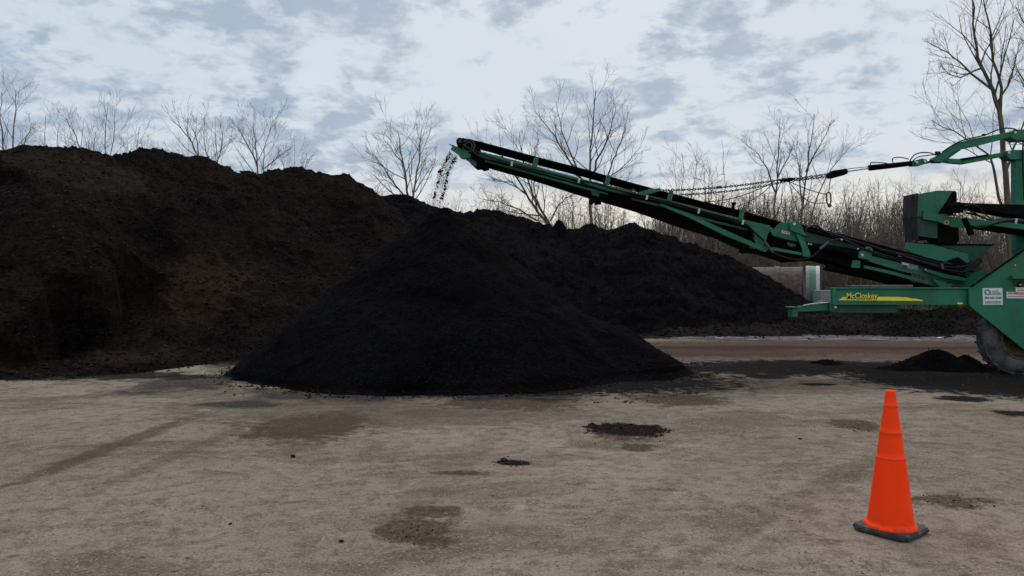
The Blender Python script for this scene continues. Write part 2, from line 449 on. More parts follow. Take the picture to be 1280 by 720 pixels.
# ------------------------------------------------------------------ soil piles
def crest_height(X, Y, ridges, slope, rnd=.5):
    H = np.full(X.shape, -5.)
    for rp in ridges:
        sl = slope; rn = rnd
        if isinstance(rp, dict): sl = rp['slope']; rn = rp.get('rnd',rnd); rp = rp['pts']
        P3 = [at(*p) for p in rp]
        S = [P3[0]]
        for a, b_ in zip(P3[:-1], P3[1:]):
            k = max(1, int((b_-a).length/.35))
            S += [a.lerp(b_, i/k) for i in range(1,k+1)]
        for s_ in S:
            d = np.hypot(X-s_.x, Y-s_.y)
            H = np.maximum(H, s_.z - sl*(np.sqrt(d*d+rn*rn)-rn))
    return H
def pile(name, x0,x1,y0,y1, step, ridges, slope, amps, m, label, cat, group=None, rnd=.5, post=None, base_fade=.5):
    xs = np.arange(x0,x1,step); ys = np.arange(y0,y1,step)
    X, Y = np.meshgrid(xs, ys)
    H = crest_height(X, Y, ridges, slope, rnd)
    if post: H = post(X, Y, H)
    keep0 = H > -.6
    D = np.zeros_like(X)
    for a, s_, oc, sd, rid in amps:
        D += a*fbm(X,Y,s_,oc,sd,rid) if not rid else a*(fbm(X,Y,s_,oc,sd,True)-1.)
    H = H + D*np.clip((H+.15)/base_fade, .12, 1)
    keep = (H > -.12) & keep0
    fk = keep[:-1,:-1]|keep[:-1,1:]|keep[1:,:-1]|keep[1:,1:]
    F4 = gridfaces(*X.shape)[fk.ravel()]
    H = np.maximum(H, -.08)
    V = np.stack([X.ravel(),Y.ravel(),H.ravel()],1)
    used = np.unique(F4); remap = -np.ones(len(V),int); remap[used] = np.arange(len(used))
    V = V[used]; F4 = remap[F4]
    c = V.mean(0); c[2] = 0
    o = np_mesh(name, V, F4, m, loc=tuple(c), smooth=True)
    tag(o, label, cat, group)
    o['_s'] = 0; del o['_s']
    return o, V

# icosahedron lumps
PH = (1+5**.5)/2
ICO = np.array([(-1,PH,0),(1,PH,0),(-1,-PH,0),(1,-PH,0),(0,-1,PH),(0,1,PH),(0,-1,-PH),(0,1,-PH),(PH,0,-1),(PH,0,1),(-PH,0,-1),(-PH,0,1)])/1.9
ICF = np.array([(0,11,5),(0,5,1),(0,1,7),(0,7,10),(0,10,11),(1,5,9),(5,11,4),(11,10,2),(10,7,6),(7,1,8),(3,9,4),(3,4,2),(3,2,6),(3,6,8),(3,8,9),(4,9,5),(2,4,11),(6,2,10),(8,6,7),(9,8,1)])
OCT = np.array([(1,0,0),(-1,0,0),(0,1,0),(0,-1,0),(0,0,1),(0,0,-1)],float)
OCF = np.array([(0,2,4),(2,1,4),(1,3,4),(3,0,4),(2,0,5),(1,2,5),(3,1,5),(0,3,5)])
def lumps(centres, sizes, squash=(1,1,.6), base='oct', jit=.35):
    B, Fc = (OCT,OCF) if base=='oct' else (ICO,ICF)
    n = len(centres); k = len(B)
    V = B[None]*(1+rng.uniform(-jit,jit,(n,k,1)))
    ax = rng.normal(size=(n,3)); ax /= np.linalg.norm(ax,axis=1,keepdims=True)
    sc3 = np.asarray(squash)[None,:]*rng.uniform(.6,1.4,(n,3))
    V = V*sc3[:,None,:]
    th = rng.uniform(0,2*math.pi,n); c,s_ = np.cos(th),np.sin(th)
    x = V[:,:,0]*c[:,None]-V[:,:,1]*s_[:,None]; y = V[:,:,0]*s_[:,None]+V[:,:,1]*c[:,None]
    V = np.stack([x,y,V[:,:,2]],2)
    tl = rng.uniform(-.5,.5,n); c,s_ = np.cos(tl),np.sin(tl)
    x = V[:,:,0]*c[:,None]-V[:,:,2]*s_[:,None]; z = V[:,:,0]*s_[:,None]+V[:,:,2]*c[:,None]
    V = np.stack([x,V[:,:,1],z],2)*np.asarray(sizes)[:,None,None]+np.asarray(centres)[:,None,:]
    Fa = Fc[None]+(np.arange(n)*k)[:,None,None]
    return V.reshape(-1,3), Fa.reshape(-1,3)

# big mulch pile on the left
crestL = [(-420,230,20),(-250,205,20),(-100,192,20),(0,188,20),(30,185,20),(60,186,20.5),(100,191,21),(130,193,21.5),(160,193,22),
          (180,191,22.5),(200,195,22.8),(250,203,23.5),(268,210,24),(290,215,24.6),(320,217,25.5),(345,212,26.3),(360,211,26.8),(385,215,27),
          (410,218,27.2),(425,226,27.3),(442,238,27.5),(460,250,27.8)]
spur1 = [(180,191,22.5),(215,235,20.8),(232,280,19.2),(240,330,18.0)]
spur2 = [(40,200,20),(70,260,17.2),(95,330,15.4)]
spur3 = [(330,230,25.),(335,275,23.4),(340,330,21.2)]
def dig(X, Y, H):
    # the face a loader has dug away along the foot of the pile
    poly = [(-10.6,11.6),(-9.85,12.6),(-9.28,13.4),(-8.9,14.6),(-8.6,15.5),(-9.05,16.3),(-8.75,17.2),(-8.1,17.6),(-7.75,17.3),(-7.55,16.2),(-7.3,15.3),(-6.8,14.7),(-6.6,13.6),(-6.6,11.6)]
    wx = X+.22*np.sin(Y*3.1)+.10*np.sin(Y*7.7+1); wy = Y+.2*np.sin(X*3.7)+.08*np.sin(X*9.1)
    ins = np.zeros(X.shape,bool); dmin = np.full(X.shape,9.)
    for (ax,ay),(bx_,by_) in zip(poly, poly[1:]+poly[:1]):
        c_ = ((ay>wy)!=(by_>wy)) & (wx < (bx_-ax)*(wy-ay)/((by_-ay) if by_!=ay else 1e-9)+ax); ins ^= c_
        L2 = (bx_-ax)**2+(by_-ay)**2; t_ = np.clip(((wx-ax)*(bx_-ax)+(wy-ay)*(by_-ay))/L2,0,1)
        dmin = np.minimum(dmin, np.hypot(wx-ax-t_*(bx_-ax), wy-ay-t_*(by_-ay)))
    floor = .04+np.maximum(0,Y-14.0)*.33
    k_ = np.clip(np.where(ins,dmin,0)/.22,0,1)
    H = H-np.maximum(H-floor,0)*k_
    # hollow between the spurs
    dx, dy = X-at(300,330,19.5).x, Y-20
    a = np.clip(1-np.hypot(dx/1.5, dy/3.),0,1); H = H-a*.7
    # skirt of loose fines at the foot
    H = np.where(H<.35, H*.55+.10*np.clip((H+.5)/.6,0,1), H)
    return H
pl, VL = pile('mulch_pile', -19.5,-3.2,10.8,37,.075, [crestL, {'pts':spur1,'slope':.95}, {'pts':spur2,'slope':.9}, {'pts':spur3,'slope':.95}], .71,
     [(.30,.45,3,1.,False),(.13,1.3,4,4.,False),(.07,5,4,6.,False),(.045,1.1,4,9.,True)], M['mulch'],
     'huge dark brown mulch pile with a dug face filling the left side of the yard', 'mulch pile', 'piles of screened material', .7, dig)

# long pile at the back, right of it
crestR = [(440,262,27.5),(460,250,27.8),(472,246,28),(485,243,28.2),(500,244,28.4),(520,252,28.6),(535,258,28.8),(555,263,29),(575,264,29.2),(600,265,29.6),(620,266,30),
          (650,271,30.2),(680,283,30),(700,286,30),(715,285,30),(735,282,30),(755,288,30),(770,288,30),(790,281,30),(808,286,30),(832,296,29.8),
          (862,306,29.5),(895,317,29),(922,330,28.6),(952,349,28.2),(990,371,27.6),(1025,388,27)]
peak = {'pts':[(699,271,29.6),(703,275,29.6)],'slope':1.9,'rnd':.02}
pr, VR = pile('soil_pile', -8.5,13.5,21.5,37,.085, [crestR, peak, {'pts':[(790,282,30),(760,330,27.4),(740,370,25.5)],'slope':.85},{'pts':[(600,265,29.6),(590,320,27),(560,360,25.4)],'slope':.85}], .70,
     [(.13,.6,3,11.,False),(.10,1.7,4,14.,False),(.06,5,4,16.,False),(.04,1.3,4,19.,True)], M['soil_back'],
     'long black soil pile at the back with a small knob on its crest', 'soil pile', 'piles of screened material', .5)

# low bank under the machine, far side
bank = [{'pts':[(960,398,25.6),(1010,392,26),(1060,388,26.2),(1120,388,26.4),(1180,387,26.6),(1240,386,27),(1330,384,27),(1500,384,27)],'slope':.36}]+[{'pts':[(x_,y_,24.4+.6*math.sin(x_*.11))],'slope':.33,'rnd':.5} for x_,y_ in ((850,409),(905,407),(950,406),(985,408),(1030,407),(1085,408),(1120,404),(1165,407),(1205,405),(1250,408))]
pb, VB = pile('soil_bank', 3.5,27,21,34,.09, bank, .36,
     [(.12,.6,3,21.,False),(.08,2.2,4,24.,False),(.05,6,4,26.,False),(.04,1.6,4,29.,True)], M['soil_bank'],
     'low lumpy bank of dark soil lying beyond the green drawbar', 'soil bank', 'piles of screened material', .3)

# the black cone of soil below the conveyor head
front = [{'pts':[(553,258,14.6),(558,259,14.6)],'slope':.86,'rnd':.12}, {'pts':[(553,266,14.6),(500,322,13.7)],'slope':.80}, {'pts':[(660,356,14.3),(720,386,14.1),(768,404,13.9),(786,416,13.8)],'slope':.72,'rnd':.3},{'pts':[(470,452,12.9),(560,456,12.8),(640,450,13.)],'slope':.42,'rnd':.3},{'pts':[(362,462,13.3),(345,462,13.6)],'slope':.5,'rnd':.3}]
def gully(X, Y, H):
    x0 = at(555,259,14.6)
    th = np.arctan2(Y-x0.y, X-x0.x); d = np.hypot(X-x0.x, Y-x0.y)
    H = H - .07*np.clip((d-.8)/2,0,1)*(np.sin(th*9+d*.8)*.5+np.sin(th*23)*.25)
    return np.where(H<.12, H*.6, H)
pf, VF = pile('soil_pile', -6.3,4.2,9.9,19.5,.05, front, .81,
     [(.10,.6,3,31.,False),(.045,2.4,4,34.,False),(.03,8,4,36.,False),(.012,22,2,38.,False)], M['soil'],
     'black cone of fine soil right below the conveyor head where the soil drops', 'soil pile', 'piles of screened material', .22, gully)

# little heap by the wheel
heap = [[(1168,437,14.2),(1174,437,14.2)], {'pts':[(1206,443,14.1)],'slope':.7}, {'pts':[(1128,457,14.),(1236,456,14.1)],'slope':.22,'rnd':.3}]
ph, VH = pile('spilled_soil_heap', 6.6,10.6,12.7,15.6,.03, heap, .52,
     [(.02,2,3,41.,False),(.012,9,4,44.,False)], M['soil'],
     'small double-humped heap of black soil spilled beside the rubber tyre', 'soil heap', None, .07, None, .25)
ph2, VH2 = pile('spilled_soil_heap', 6.0,7.6,13.4,15.2,.03, [[(1034,449.5,15.0)]], .35,
     [(.02,5,3,51.,False),(.03,11,4,54.,False)], M['soil'],
     'tiny clump of black soil on the ground below the hitch', 'soil heap', None, .1, None, .1)
c1 = gpt(783,538)
M['patch'] = mat_simple('brown_black_crumbs', (.017,.0125,.0105), 1., .5, 9, spec=.02)
ph3, VH3 = pile('crumbled_soil_patch', c1.x-.5,c1.x+.5,c1.y-.55,c1.y+.6,.012, [{'pts':[(762,533,8.3),(800,534,8.2)],'slope':.12}], .12,
     [(.012,6,3,61.,False),(.022,22,4,64.,False)], M['patch'],
     'flat crumbled patch of black soil on open ground before the black cone pile', 'soil patch', None, .05, None, .05)

# loose chips that roughen the pile surfaces
def chips_on(o, V, n, s0, s1, name, m, ymax=None, zmin=-.02, base='oct', pw=3):
    sel = V[V[:,2] > zmin]
    if ymax is not None: sel = sel[sel[:,1] < ymax]
    idx = rng.integers(0, len(sel), n)
    s_ = s0+(s1-s0)*rng.random(n)**pw
    C_ = sel[idx]+rng.normal(0,.02,(n,3))*np.array([1,1,0])
    C_[:,2] += s_*.25
    Vv, Ff = lumps(C_, s_, (1,.8,.55), base)
    c = np_mesh(name, Vv, Ff, m, parent=o)
    c['kind'] = 'stuff'
    return c
chips_on(pf, VF, 9000, .006,.024, 'soil_crumbs', M['crumb'], 15.5)
chips_on(pl, VL, 22000, .012,.055, 'mulch_chips', M['chip'], 27)
chips_on(pl, VL, 500, .008,.022, 'pale_wood_chips', M['chip_pale'], 27)
chips_on(pr, VR, 12000, .012,.055, 'soil_crumbs', M['soil_back'], 30.5)
chips_on(pb, VB, 7000, .012,.065, 'soil_crumbs', M['soil_bank'], 27)
chips_on(ph, VH, 1200, .005,.03, 'soil_crumbs', M['crumb'])
chips_on(ph3, VH3, 500, .004,.016, 'soil_crumbs', M['patch'], zmin=.0)

M['grain'] = mat_simple('pale_soil_grain', (.024,.022,.024), .95, .6, 5, spec=.05)
M['grain_brown'] = mat_simple('brown_mulch_grain', (.045,.031,.023), .95, .6, 3, spec=.05)
chips_on(pf, VF, 9000, .005,.017, 'soil_grains', M['grain'], 15.5)
chips_on(pr, VR, 7000, .009,.03, 'soil_grains', M['grain'], 30.5)
chips_on(pl, VL, 14000, .008,.032, 'mulch_grains', M['grain_brown'], 27)
chips_on(pb, VB, 5000, .008,.035, 'soil_grains', M['grain_brown'], 27)
# loose crumbs on the ground: at the feet of the piles and here and there on the yard
def ground_z(x, y):
    n_ = min(max(1-max(abs(x)-12,0)/8,0),1)*min(max(1-max(y-20,0)/8,0),1)
    f_ = min(min(max((math.hypot(x-2.5,y-4.85)-.35)/.5,0),1), min(max((math.hypot(x-9.3,y-13.4)-.8),0),1))
    return (noise.fractal((x*.45,y*.45,3.),.8,2.1,4)*.030+noise.fractal((x*2.6,y*2.6,8.),.8,2.1,3)*.007)*n_*f_
C_=[]; S_=[]
def foot(V, n, spread, s0, s1, ymax):
    e = V[(np.abs(V[:,2])<.07)&(V[:,1]<ymax)]
    if not len(e): return
    for i in rng.integers(0,len(e),n):
        p = e[i]; x = p[0]+rng.normal(0,spread); y = p[1]-abs(rng.normal(0,spread))
        s_ = s0+(s1-s0)*rng.random()**3
        C_.append((x,y,ground_z(x,y)+s_*.3)); S_.append(s_)
foot(VF, 1300, .12,.004,.028,14.5); foot(VL, 1400, .18,.005,.035,19); foot(VB, 900, .5,.01,.06,25.5); foot(VH,500,.35,.004,.02,15)
foot(VR, 500,.4,.01,.06,25.5)
for cx_,cy_,sx,sy,n,s1 in [(783,540,60,16,120,.012),(862,491,22,4,120,.018),(640,580,26,5,18,.014),(795,500,60,8,60,.025),(1068,533,40,8,60,.012),
                        (515,665,45,20,60,.010),(1190,630,60,12,60,.012),(850,455,40,6,120,.03),(1030,460,150,8,500,.02),(320,480,40,12,90,.03)]:
    for k in range(n):
        px = cx_+random.gauss(0,sx*.5); py = max(cy_+random.gauss(0,sy*.5), 420)
        p = gpt(px,py); s_ = .004+(s1-.004)*random.random()**2.5
        C_.append((p.x,p.y,ground_z(p.x,p.y)+s_*.3)); S_.append(s_)
Vv,Ff = lumps(C_, S_, (1,.8,.6)); o = np_mesh('soil_crumbs', Vv, Ff, M['crumb']); tag(o,'loose black soil crumbs scattered over the yard and at the pile feet','soil crumbs',kind='stuff')
# fine gravel of the yard itself
n = 22000; yy = 1.7+ (14-1.7)*rng.random(n)**1.4; xx = rng.uniform(-.78,.78,n)*yy
zz = np.array([ground_z(a,b_) for a,b_ in zip(xx,yy)]); ss = .0015+.0065*rng.random(n)**4
Vv,Ff = lumps(np.stack([xx,yy,zz+ss*.2],1), ss, (1,.8,.6))
t = NT('yard_gravel'); gc = t.mix(t.ramp(t.noise(31,3,.6),.42,.58), (.045,.035,.03), (.36,.33,.29)); M['gravel'] = t.done(gc,.9,None,0,.2)
o = np_mesh('gravel', Vv, Ff, M['gravel']); tag(o,'fine grey and brown grit on the packed yard','gravel',kind='stuff')
# single clods one can pick out
for (px,py,s_,lb) in [(427,679,.020,'lone dark clod low in the open yard, beside the brown stain'),(288,655,.012,'tiny clod on open ground at the lower left'),
                   (1000,549,.02,'small flat clod on the ground left of the orange cone'),(418,675,.03,None),(630,577,.05,'thin broken crust of dark soil on open ground, before the black cone pile'),
                   (648,579,.04,None),(752,571,.016,None),(366,571,.026,'small dark clod on pale ground, before the black cone pile'),(815,560,.014,None)]:
    if lb is None: continue
    p = gpt(px,py)
    Vv,Ff = lumps([(p.x,p.y,ground_z(p.x,p.y)+s_*(.35 if s_<.03 else .12))],[s_],(1.2,.8,.5) if s_<.03 else (1.5,.6,.16),'ico',.25)
    o = np_mesh('soil_clod', Vv, Ff, M['crumb'], loc=(p.x,p.y,0)); tag(o, lb, 'clod', 'clods lying on the yard')

# strip of wet, frosty melt along the foot of the back bank
def mat_melt():
    t = NT('icy_melt_water')
    n_ = t.noise(1.9,8,.8, t.mapping(t.co,scale=(.5,2.0,1)), dist=.7)
    col = t.mix(t.ramp(n_,.55,.63), (.030,.024,.022), (.60,.60,.66))  # wet sheen painted into the colour as pale flecks
    return t.done(col, t.ramp(n_,.4,.6,.6,.8), t.bump(t.noise(6,5,.7),.7,.05), 0, .12)
xs = np.linspace(4.6,17.5,150); mid = [22.35+.12*math.sin(x*.9)+.1*noise.noise((x*1.3,0,0)) for x in xs]
V=[];
for x,m_ in zip(xs,mid):
    fade = min(1,(x-4.4)/2.2)
    wn = (1.0+.5*noise.noise((x*1.3,5,0)))*fade; wf = (.9+.2*noise.noise((x*1.9,9,0)))*fade
    for k in range(5):
        V.append((x, m_-wn+(wn+wf)*k/4, .010+.012*noise.noise((x*3,k*1.3,2))))
Fm = gridfaces(len(xs),5)
o = np_mesh('melt_water', V, Fm[:,::-1], mat_melt(), smooth=True); tag(o, kind='structure')

# ------------------------------------------------------------------ trees
def grow(segs, p, d, length, r, lvl, maxl, rs, up=.25, kids=4, ang=38, minr=.006, wob=.16):
    minr = minr*.8
    nseg = 4 if lvl < maxl else 3
    pts = [Vector(p)]; d = Vector(d).normalized()
    for i in range(nseg):
        d = (d + Vector((rs.gauss(0,wob), rs.gauss(0,wob), rs.gauss(0,wob)+up*.22))).normalized()
        pts.append(pts[-1]+d*length/nseg)
    rads = [max(r*(1-.72*i/nseg), minr) for i in range(nseg+1)]
    segs.append((pts, rads, lvl))
    if lvl >= maxl: return
    spawn(segs, pts, rads, length, lvl, maxl, rs, up, kids, ang, minr, wob, t0=.22, ratio=.62)
def spawn(segs, pts, rads, length, lvl, maxl, rs, up, kids, ang, minr, wob, t0=.3, ratio=.55):
    n = len(pts)-1; side = rs.random()*6.28
    for k in range(kids):
        tt = t0+(1-t0)*(k+rs.random()*.8)/kids; tt = min(tt,.98)
        f = tt*n; i = min(int(f), n-1); q = pts[i].lerp(pts[i+1], f-i); rr = rads[i]+(rads[i+1]-rads[i])*(f-i)
        dd = (pts[i+1]-pts[i]).normalized(); side += 2.4+rs.gauss(0,.5)
        a = dd.orthogonal().normalized(); b_ = dd.cross(a); s_ = a*math.cos(side)+b_*math.sin(side)
        an = R(ang+rs.gauss(0,9)); nd = dd*math.cos(an)+s_*math.sin(an)
        nl = length*ratio*(1.15-.55*tt)*rs.uniform(.75,1.25)
        grow(segs, q, nd, nl, max(rr*.55,minr), lvl+1, maxl, rs, up, 4 if lvl==0 else 3, ang, minr, wob)
def segmesh(segs, sel=None, sides=(7,5,4,3,3,3)):
    Vs=[]; Fs=[]; off=0
    for pts, rads, lvl in segs:
        if sel and not sel(lvl): continue
        n = sides[min(lvl,5)]; k = len(pts)
        P_ = np.array([tuple(p) for p in pts]); T = np.gradient(P_,axis=0); T /= (np.linalg.norm(T,axis=1,keepdims=True)+1e-9)
        ref = np.array([0,1,0]) if abs(T[0][1])<.8 else np.array([1,0,0])
        A = np.cross(T,ref); A /= (np.linalg.norm(A,axis=1,keepdims=True)+1e-9); B_ = np.cross(T,A)
        th = np.arange(n)*2*np.pi/n
        ringv = P_[:,None]+(A[:,None]*np.cos(th)[None,:,None]+B_[:,None]*np.sin(th)[None,:,None])*np.array(rads)[:,None,None]
        Vs.append(ringv.reshape(-1,3))
        i = np.arange(k-1)[:,None]; j = np.arange(n)[None]
        Fs.append(np.stack([(i*n+j),(i*n+(j+1)%n),((i+1)*n+(j+1)%n),((i+1)*n+j)],-1).reshape(-1,4)+off); off += k*n
    return (np.concatenate(Vs), np.concatenate(Fs)) if Vs else (np.zeros((0,3)), np.zeros((0,4),int))
def tree(px0, Y, limbs, label, m='bark', r0=.12, seed=1, maxl=3, kids=5, minr=.010, ratio=.5, ang=36, up=.45, spread=.9):
    minr *= .62; r0 *= .78
    rs = random.Random(seed); base = at(px0, 356, Y); base.z = hill_z(base.x, Y) if Y>46 else 0.
    e = empty('bare_tree', (base.x, base.y, base.z))
    tag(e, label, 'tree', 'bare trees along the far edge of the yard')
    segs = []
    for li, lm in enumerate(limbs):
        pts = []; rr_ = lm.get('r', 1. if li==0 else .6)*r0
        raw = lm['p']; dy = lm.get('dy', 0 if li==0 else rs.uniform(-spread,spread))
        for i,(x,y) in enumerate(raw):
            q = at(x,y,Y); q.y += dy*i/max(1,len(raw)-1); q.x *= q.y/Y; pts.append(q)
        if lm.get('root', li==0): pts.insert(0, Vector((base.x+(pts[0].x-base.x)*.3, base.y, base.z-.1)))
        # smooth, slightly crooked
        out=[pts[0]]
        for a,b_ in zip(pts[:-1],pts[1:]):
            for q in (1,2,3):
                v = a.lerp(b_, q/3.)
                if q<3: v += Vector((rs.gauss(0,1),rs.gauss(0,1),rs.gauss(0,1)))*(b_-a).length*.022
                out.append(v)
        k = len(out); rads = [max(rr_*(1-.85*i/(k-1)), minr) for i in range(k)]
        segs.append((out, rads, 0))
        ln = sum((b_-a).length for a,b_ in zip(out[:-1],out[1:]))
        spawn(segs, out, rads, min(ln,6.5)*lm.get('s',1.), 0, maxl, rs, up, lm.get('k',kids+4), ang, minr, .11, t0=lm.get('t0',.25), ratio=ratio*.75)
    V,Fc = segmesh(segs, lambda l: l==0); np_mesh('trunk', V, Fc, M[m], parent=e, smooth=True)
    V,Fc = segmesh(segs, lambda l: l>0); np_mesh('crown', V, Fc, M[m], parent=e, smooth=True)
    return e
def auto(px, ptop, Y, label, seed, w=40, stems=2, pbase=300, **kw):
    rs = random.Random(seed); limbs=[]
    limbs.append({'p':[(px,pbase),(px+rs.uniform(-3,3),(pbase+ptop)/2),(px+rs.uniform(-5,5),ptop)]})
    for k in range(stems):
        sgn = (-1)**k; hb = pbase+(ptop-pbase)*rs.uniform(.15,.5)
        limbs.append({'p':[(px,hb),(px+sgn*w*.28,hb+(ptop-hb)*.5),(px+sgn*w*.5*rs.uniform(.7,1.1),ptop+rs.uniform(5,25))]})
    return tree(px, Y, limbs, label, seed=seed, **kw)

tree(737, 38, [{'p':[(737,300),(737,240),(738,200),(741,160),(745,113)],'t0':.45},
     {'p':[(736,246),(722,212),(713,190),(702,163),(695,125)]}, {'p':[(727,225),(705,190),(688,165),(668,140)],'r':.5},
     {'p':[(738,222),(752,190),(764,160),(770,132)]}, {'p':[(757,228),(766,200),(776,178),(783,150)],'r':.45},
     {'p':[(740,250),(758,226),(780,208),(803,184)],'r':.45}, {'p':[(738,250),(765,236),(790,222)],'r':.3}, {'p':[(730,225),(700,205),(672,200)],'r':.3}],
     'tall wide-crowned bare tree rising behind the middle of the conveyor', r0=.14, seed=3, kids=5, minr=.011)
tree(686, 34, [{'p':[(686,284),(668,258),(650,228),(632,200),(612,178)]}, {'p':[(688,282),(672,252),(660,225),(652,195),(650,165)],'root':True,'r':.9},
     {'p':[(672,276),(650,262),(625,252),(596,247)],'r':.5,'up':0}, {'p':[(688,276),(697,258),(706,248),(725,240)],'r':.5},
     {'p':[(660,245),(640,228),(615,225)],'r':.4},{'p':[(655,220),(668,205),(672,180)],'r':.4}],
     'bare tree leaning left with several stems, behind the conveyor head section', r0=.11, seed=5, kids=5, minr=.010, m='bark_dark')
tree(514, 34, [{'p':[(512,262),(508,228),(503,198),(497,163)]}, {'p':[(516,262),(520,222),(524,188),(527,155)],'root':True,'r':.9},
     {'p':[(511,250),(494,232),(478,208),(463,190)],'r':.6}, {'p':[(500,238),(480,224),(458,246)],'r':.3}, {'p':[(519,240),(530,222),(541,205)],'r':.4},
     {'p':[(505,208),(490,185),(478,168)],'r':.4}], 'bare forked tree standing just left of the falling soil', r0=.10, seed=8, kids=5, minr=.010)
tree(969, 42, [{'p':[(968,300),(970,240),(973,195),(975,148)],'t0':.35}, {'p':[(970,242),(960,212),(948,192),(931,178)],'r':.6}, {'p':[(972,222),(984,200),(992,178)],'r':.5}],
     'slim bare tree crossed by the chain, left of a similar pair', r0=.11, seed=11, kids=4, minr=.011)
tree(1003, 41, [{'p':[(1001,300),(1005,240),(1011,190),(1018,143)],'t0':.3}, {'p':[(1003,255),(1000,215),(990,170)],'r':.6},
     {'p':[(1007,215),(1022,188),(1037,163)],'r':.6}], 'slim bare tree standing right of the one crossed by the chain', r0=.11, seed=12, kids=4, minr=.011)
tree(1008, 36, [{'p':[(1006,295),(1022,245),(1040,210),(1064,182)],'t0':.55}], 'thin bare sapling slanting right below the black hook block', r0=.07, seed=13, kids=3, minr=.009)
tree(1263, 24, [{'p':[(1262,310),(1257,215),(1251,150),(1241,112),(1222,72),(1216,30),(1214,-25)],'t0':.5},
     {'p':[(1251,152),(1252,112),(1240,60),(1232,20),(1226,-5)],'r':.5}, {'p':[(1240,112),(1205,80),(1185,60),(1168,48)],'r':.35},
     {'p':[(1228,85),(1200,98),(1172,92)],'r':.3}, {'p':[(1264,300),(1243,215),(1238,195),(1205,172),(1165,150)],'r':.55,'root':True,'t0':.5},
     {'p':[(1257,215),(1268,180),(1280,150),(1296,120)],'r':.4},{'p':[(1246,130),(1265,95),(1275,50)],'r':.35}],
     'tallest bare tree, rising behind the green mast arms at the right', r0=.145, seed=17, kids=5, minr=.009, m='bark_dark')
tree(1312, 25, [{'p':[(1315,310),(1310,200),(1308,100),(1312,20)],'t0':.3}, {'p':[(1310,150),(1288,120),(1268,85)],'r':.5}, {'p':[(1308,90),(1290,50),(1270,20)],'r':.5},
     {'p':[(1311,210),(1290,185),(1262,170)],'r':.5}], 'bare tree past the right edge with only its outer twigs in view', r0=.13, seed=18, kids=5, minr=.009)
tree(20, 44, [{'p':[(14,250),(16,190),(18,150),(20,112)]}, {'p':[(14,230),(4,190),(0,150),(2,115)],'r':.8}, {'p':[(16,215),(30,180),(40,150)],'r':.6}],
     'bare tree above the mulch pile crest at the far left edge', r0=.10, seed=21, kids=5, minr=.011)
auto(61, 143, 50, 'small bare tree above the mulch crest, second from the left edge', 22, 24, 1, minr=.011, r0=.09, kids=4)
tree(108, 46, [{'p':[(108,250),(106,200),(95,170),(83,148)]}, {'p':[(110,240),(116,195),(120,160)],'r':.7}, {'p':[(106,215),(92,195),(84,180)],'r':.4}],
     'bare tree with fanned stems just left of the narrow pointed one, above the mulch crest', r0=.10, seed=23, kids=5, minr=.011)
auto(132, 128, 44, 'narrow pointed bare tree above the left mulch crest', 24, 20, 1, minr=.011, r0=.09, kids=4)
auto(170, 158, 48, 'low bushy bare tree above the mulch crest, right of the narrow pointed one', 25, 36, 2, minr=.011, r0=.09, kids=4)
tree(255, 44, [{'p':[(256,260),(253,208),(240,178),(226,160),(214,150)]}, {'p':[(252,205),(230,195),(205,185)],'r':.4}, {'p':[(248,195),(245,170),(237,148)],'r':.5}],
     'bare tree with a trunk leaning left above the middle of the mulch crest', r0=.10, seed=26, kids=5, minr=.011)
auto(267, 147, 45, 'upright bare tree rising right beside the left-leaning one', 27, 34, 2, minr=.011, r0=.09, kids=5)
tree(324, 43, [{'p':[(323,260),(322,215),(319,185),(316,152)]}, {'p':[(321,205),(308,178),(295,155)],'r':.6}, {'p':[(330,250),(329,205),(333,178),(342,152)],'r':.6,'root':True},
     {'p':[(328,212),(345,200),(358,190)],'r':.4}], 'bare tree in the dip where the mulch crest drops', r0=.10, seed=28, kids=5, minr=.011)
auto(370, 182, 50, 'faint small bare tree above the last hump of the mulch pile', 29, 36, 2, minr=.011, r0=.07, kids=4)
auto(856, 190, 48, 'small bare tree standing behind the chain anchor', 31, 34, 2, pbase=330, minr=.011, r0=.08, kids=4)
auto(1200, 225, 44, 'short bare tree behind the green discharge hood', 33, 40, 2, pbase=330, minr=.010, r0=.08, kids=4)

# the wood behind: hundreds of thin saplings read as one mass
protos = []
for k in range(7):
    rs = random.Random(100+k); segs=[]
    for s_ in range(rs.choice((1,2,3))):
        h = rs.uniform(.8,1.)
        pts=[Vector((rs.gauss(0,.03)*s_,rs.gauss(0,.03)*s_,0))]; d = Vector((rs.gauss(0,.12),rs.gauss(0,.12),1))
        for i in range(5): d += Vector((rs.gauss(0,.11),rs.gauss(0,.11),0)); pts.append(pts[-1]+d.normalized()*h/5)
        rads=[.0098*(1-.8*i/5) for i in range(6)]
        segs.append((pts,rads,1)); spawn(segs, pts, rads, h*.62, 1, 3, rs, .12, 9, 48, .0018, .24, t0=.2)
    protos.append(segmesh(segs, None, (4,4,3,3,3,3)))
Vs=[];Fs=[];off=0
rs = random.Random(55)
spots=[]
for i in range(1250):
    Yt = rs.uniform(44,80); px = rs.uniform(430,1400)
    if px < 820 and rs.random()<.35: continue
    spots.append((px,Yt))
for i in range(70): spots.append((rs.uniform(-60,430), rs.uniform(52,75)))
nbig = len(spots)
for i in range(520): spots.append((rs.uniform(470,1400), rs.uniform(44,62)))
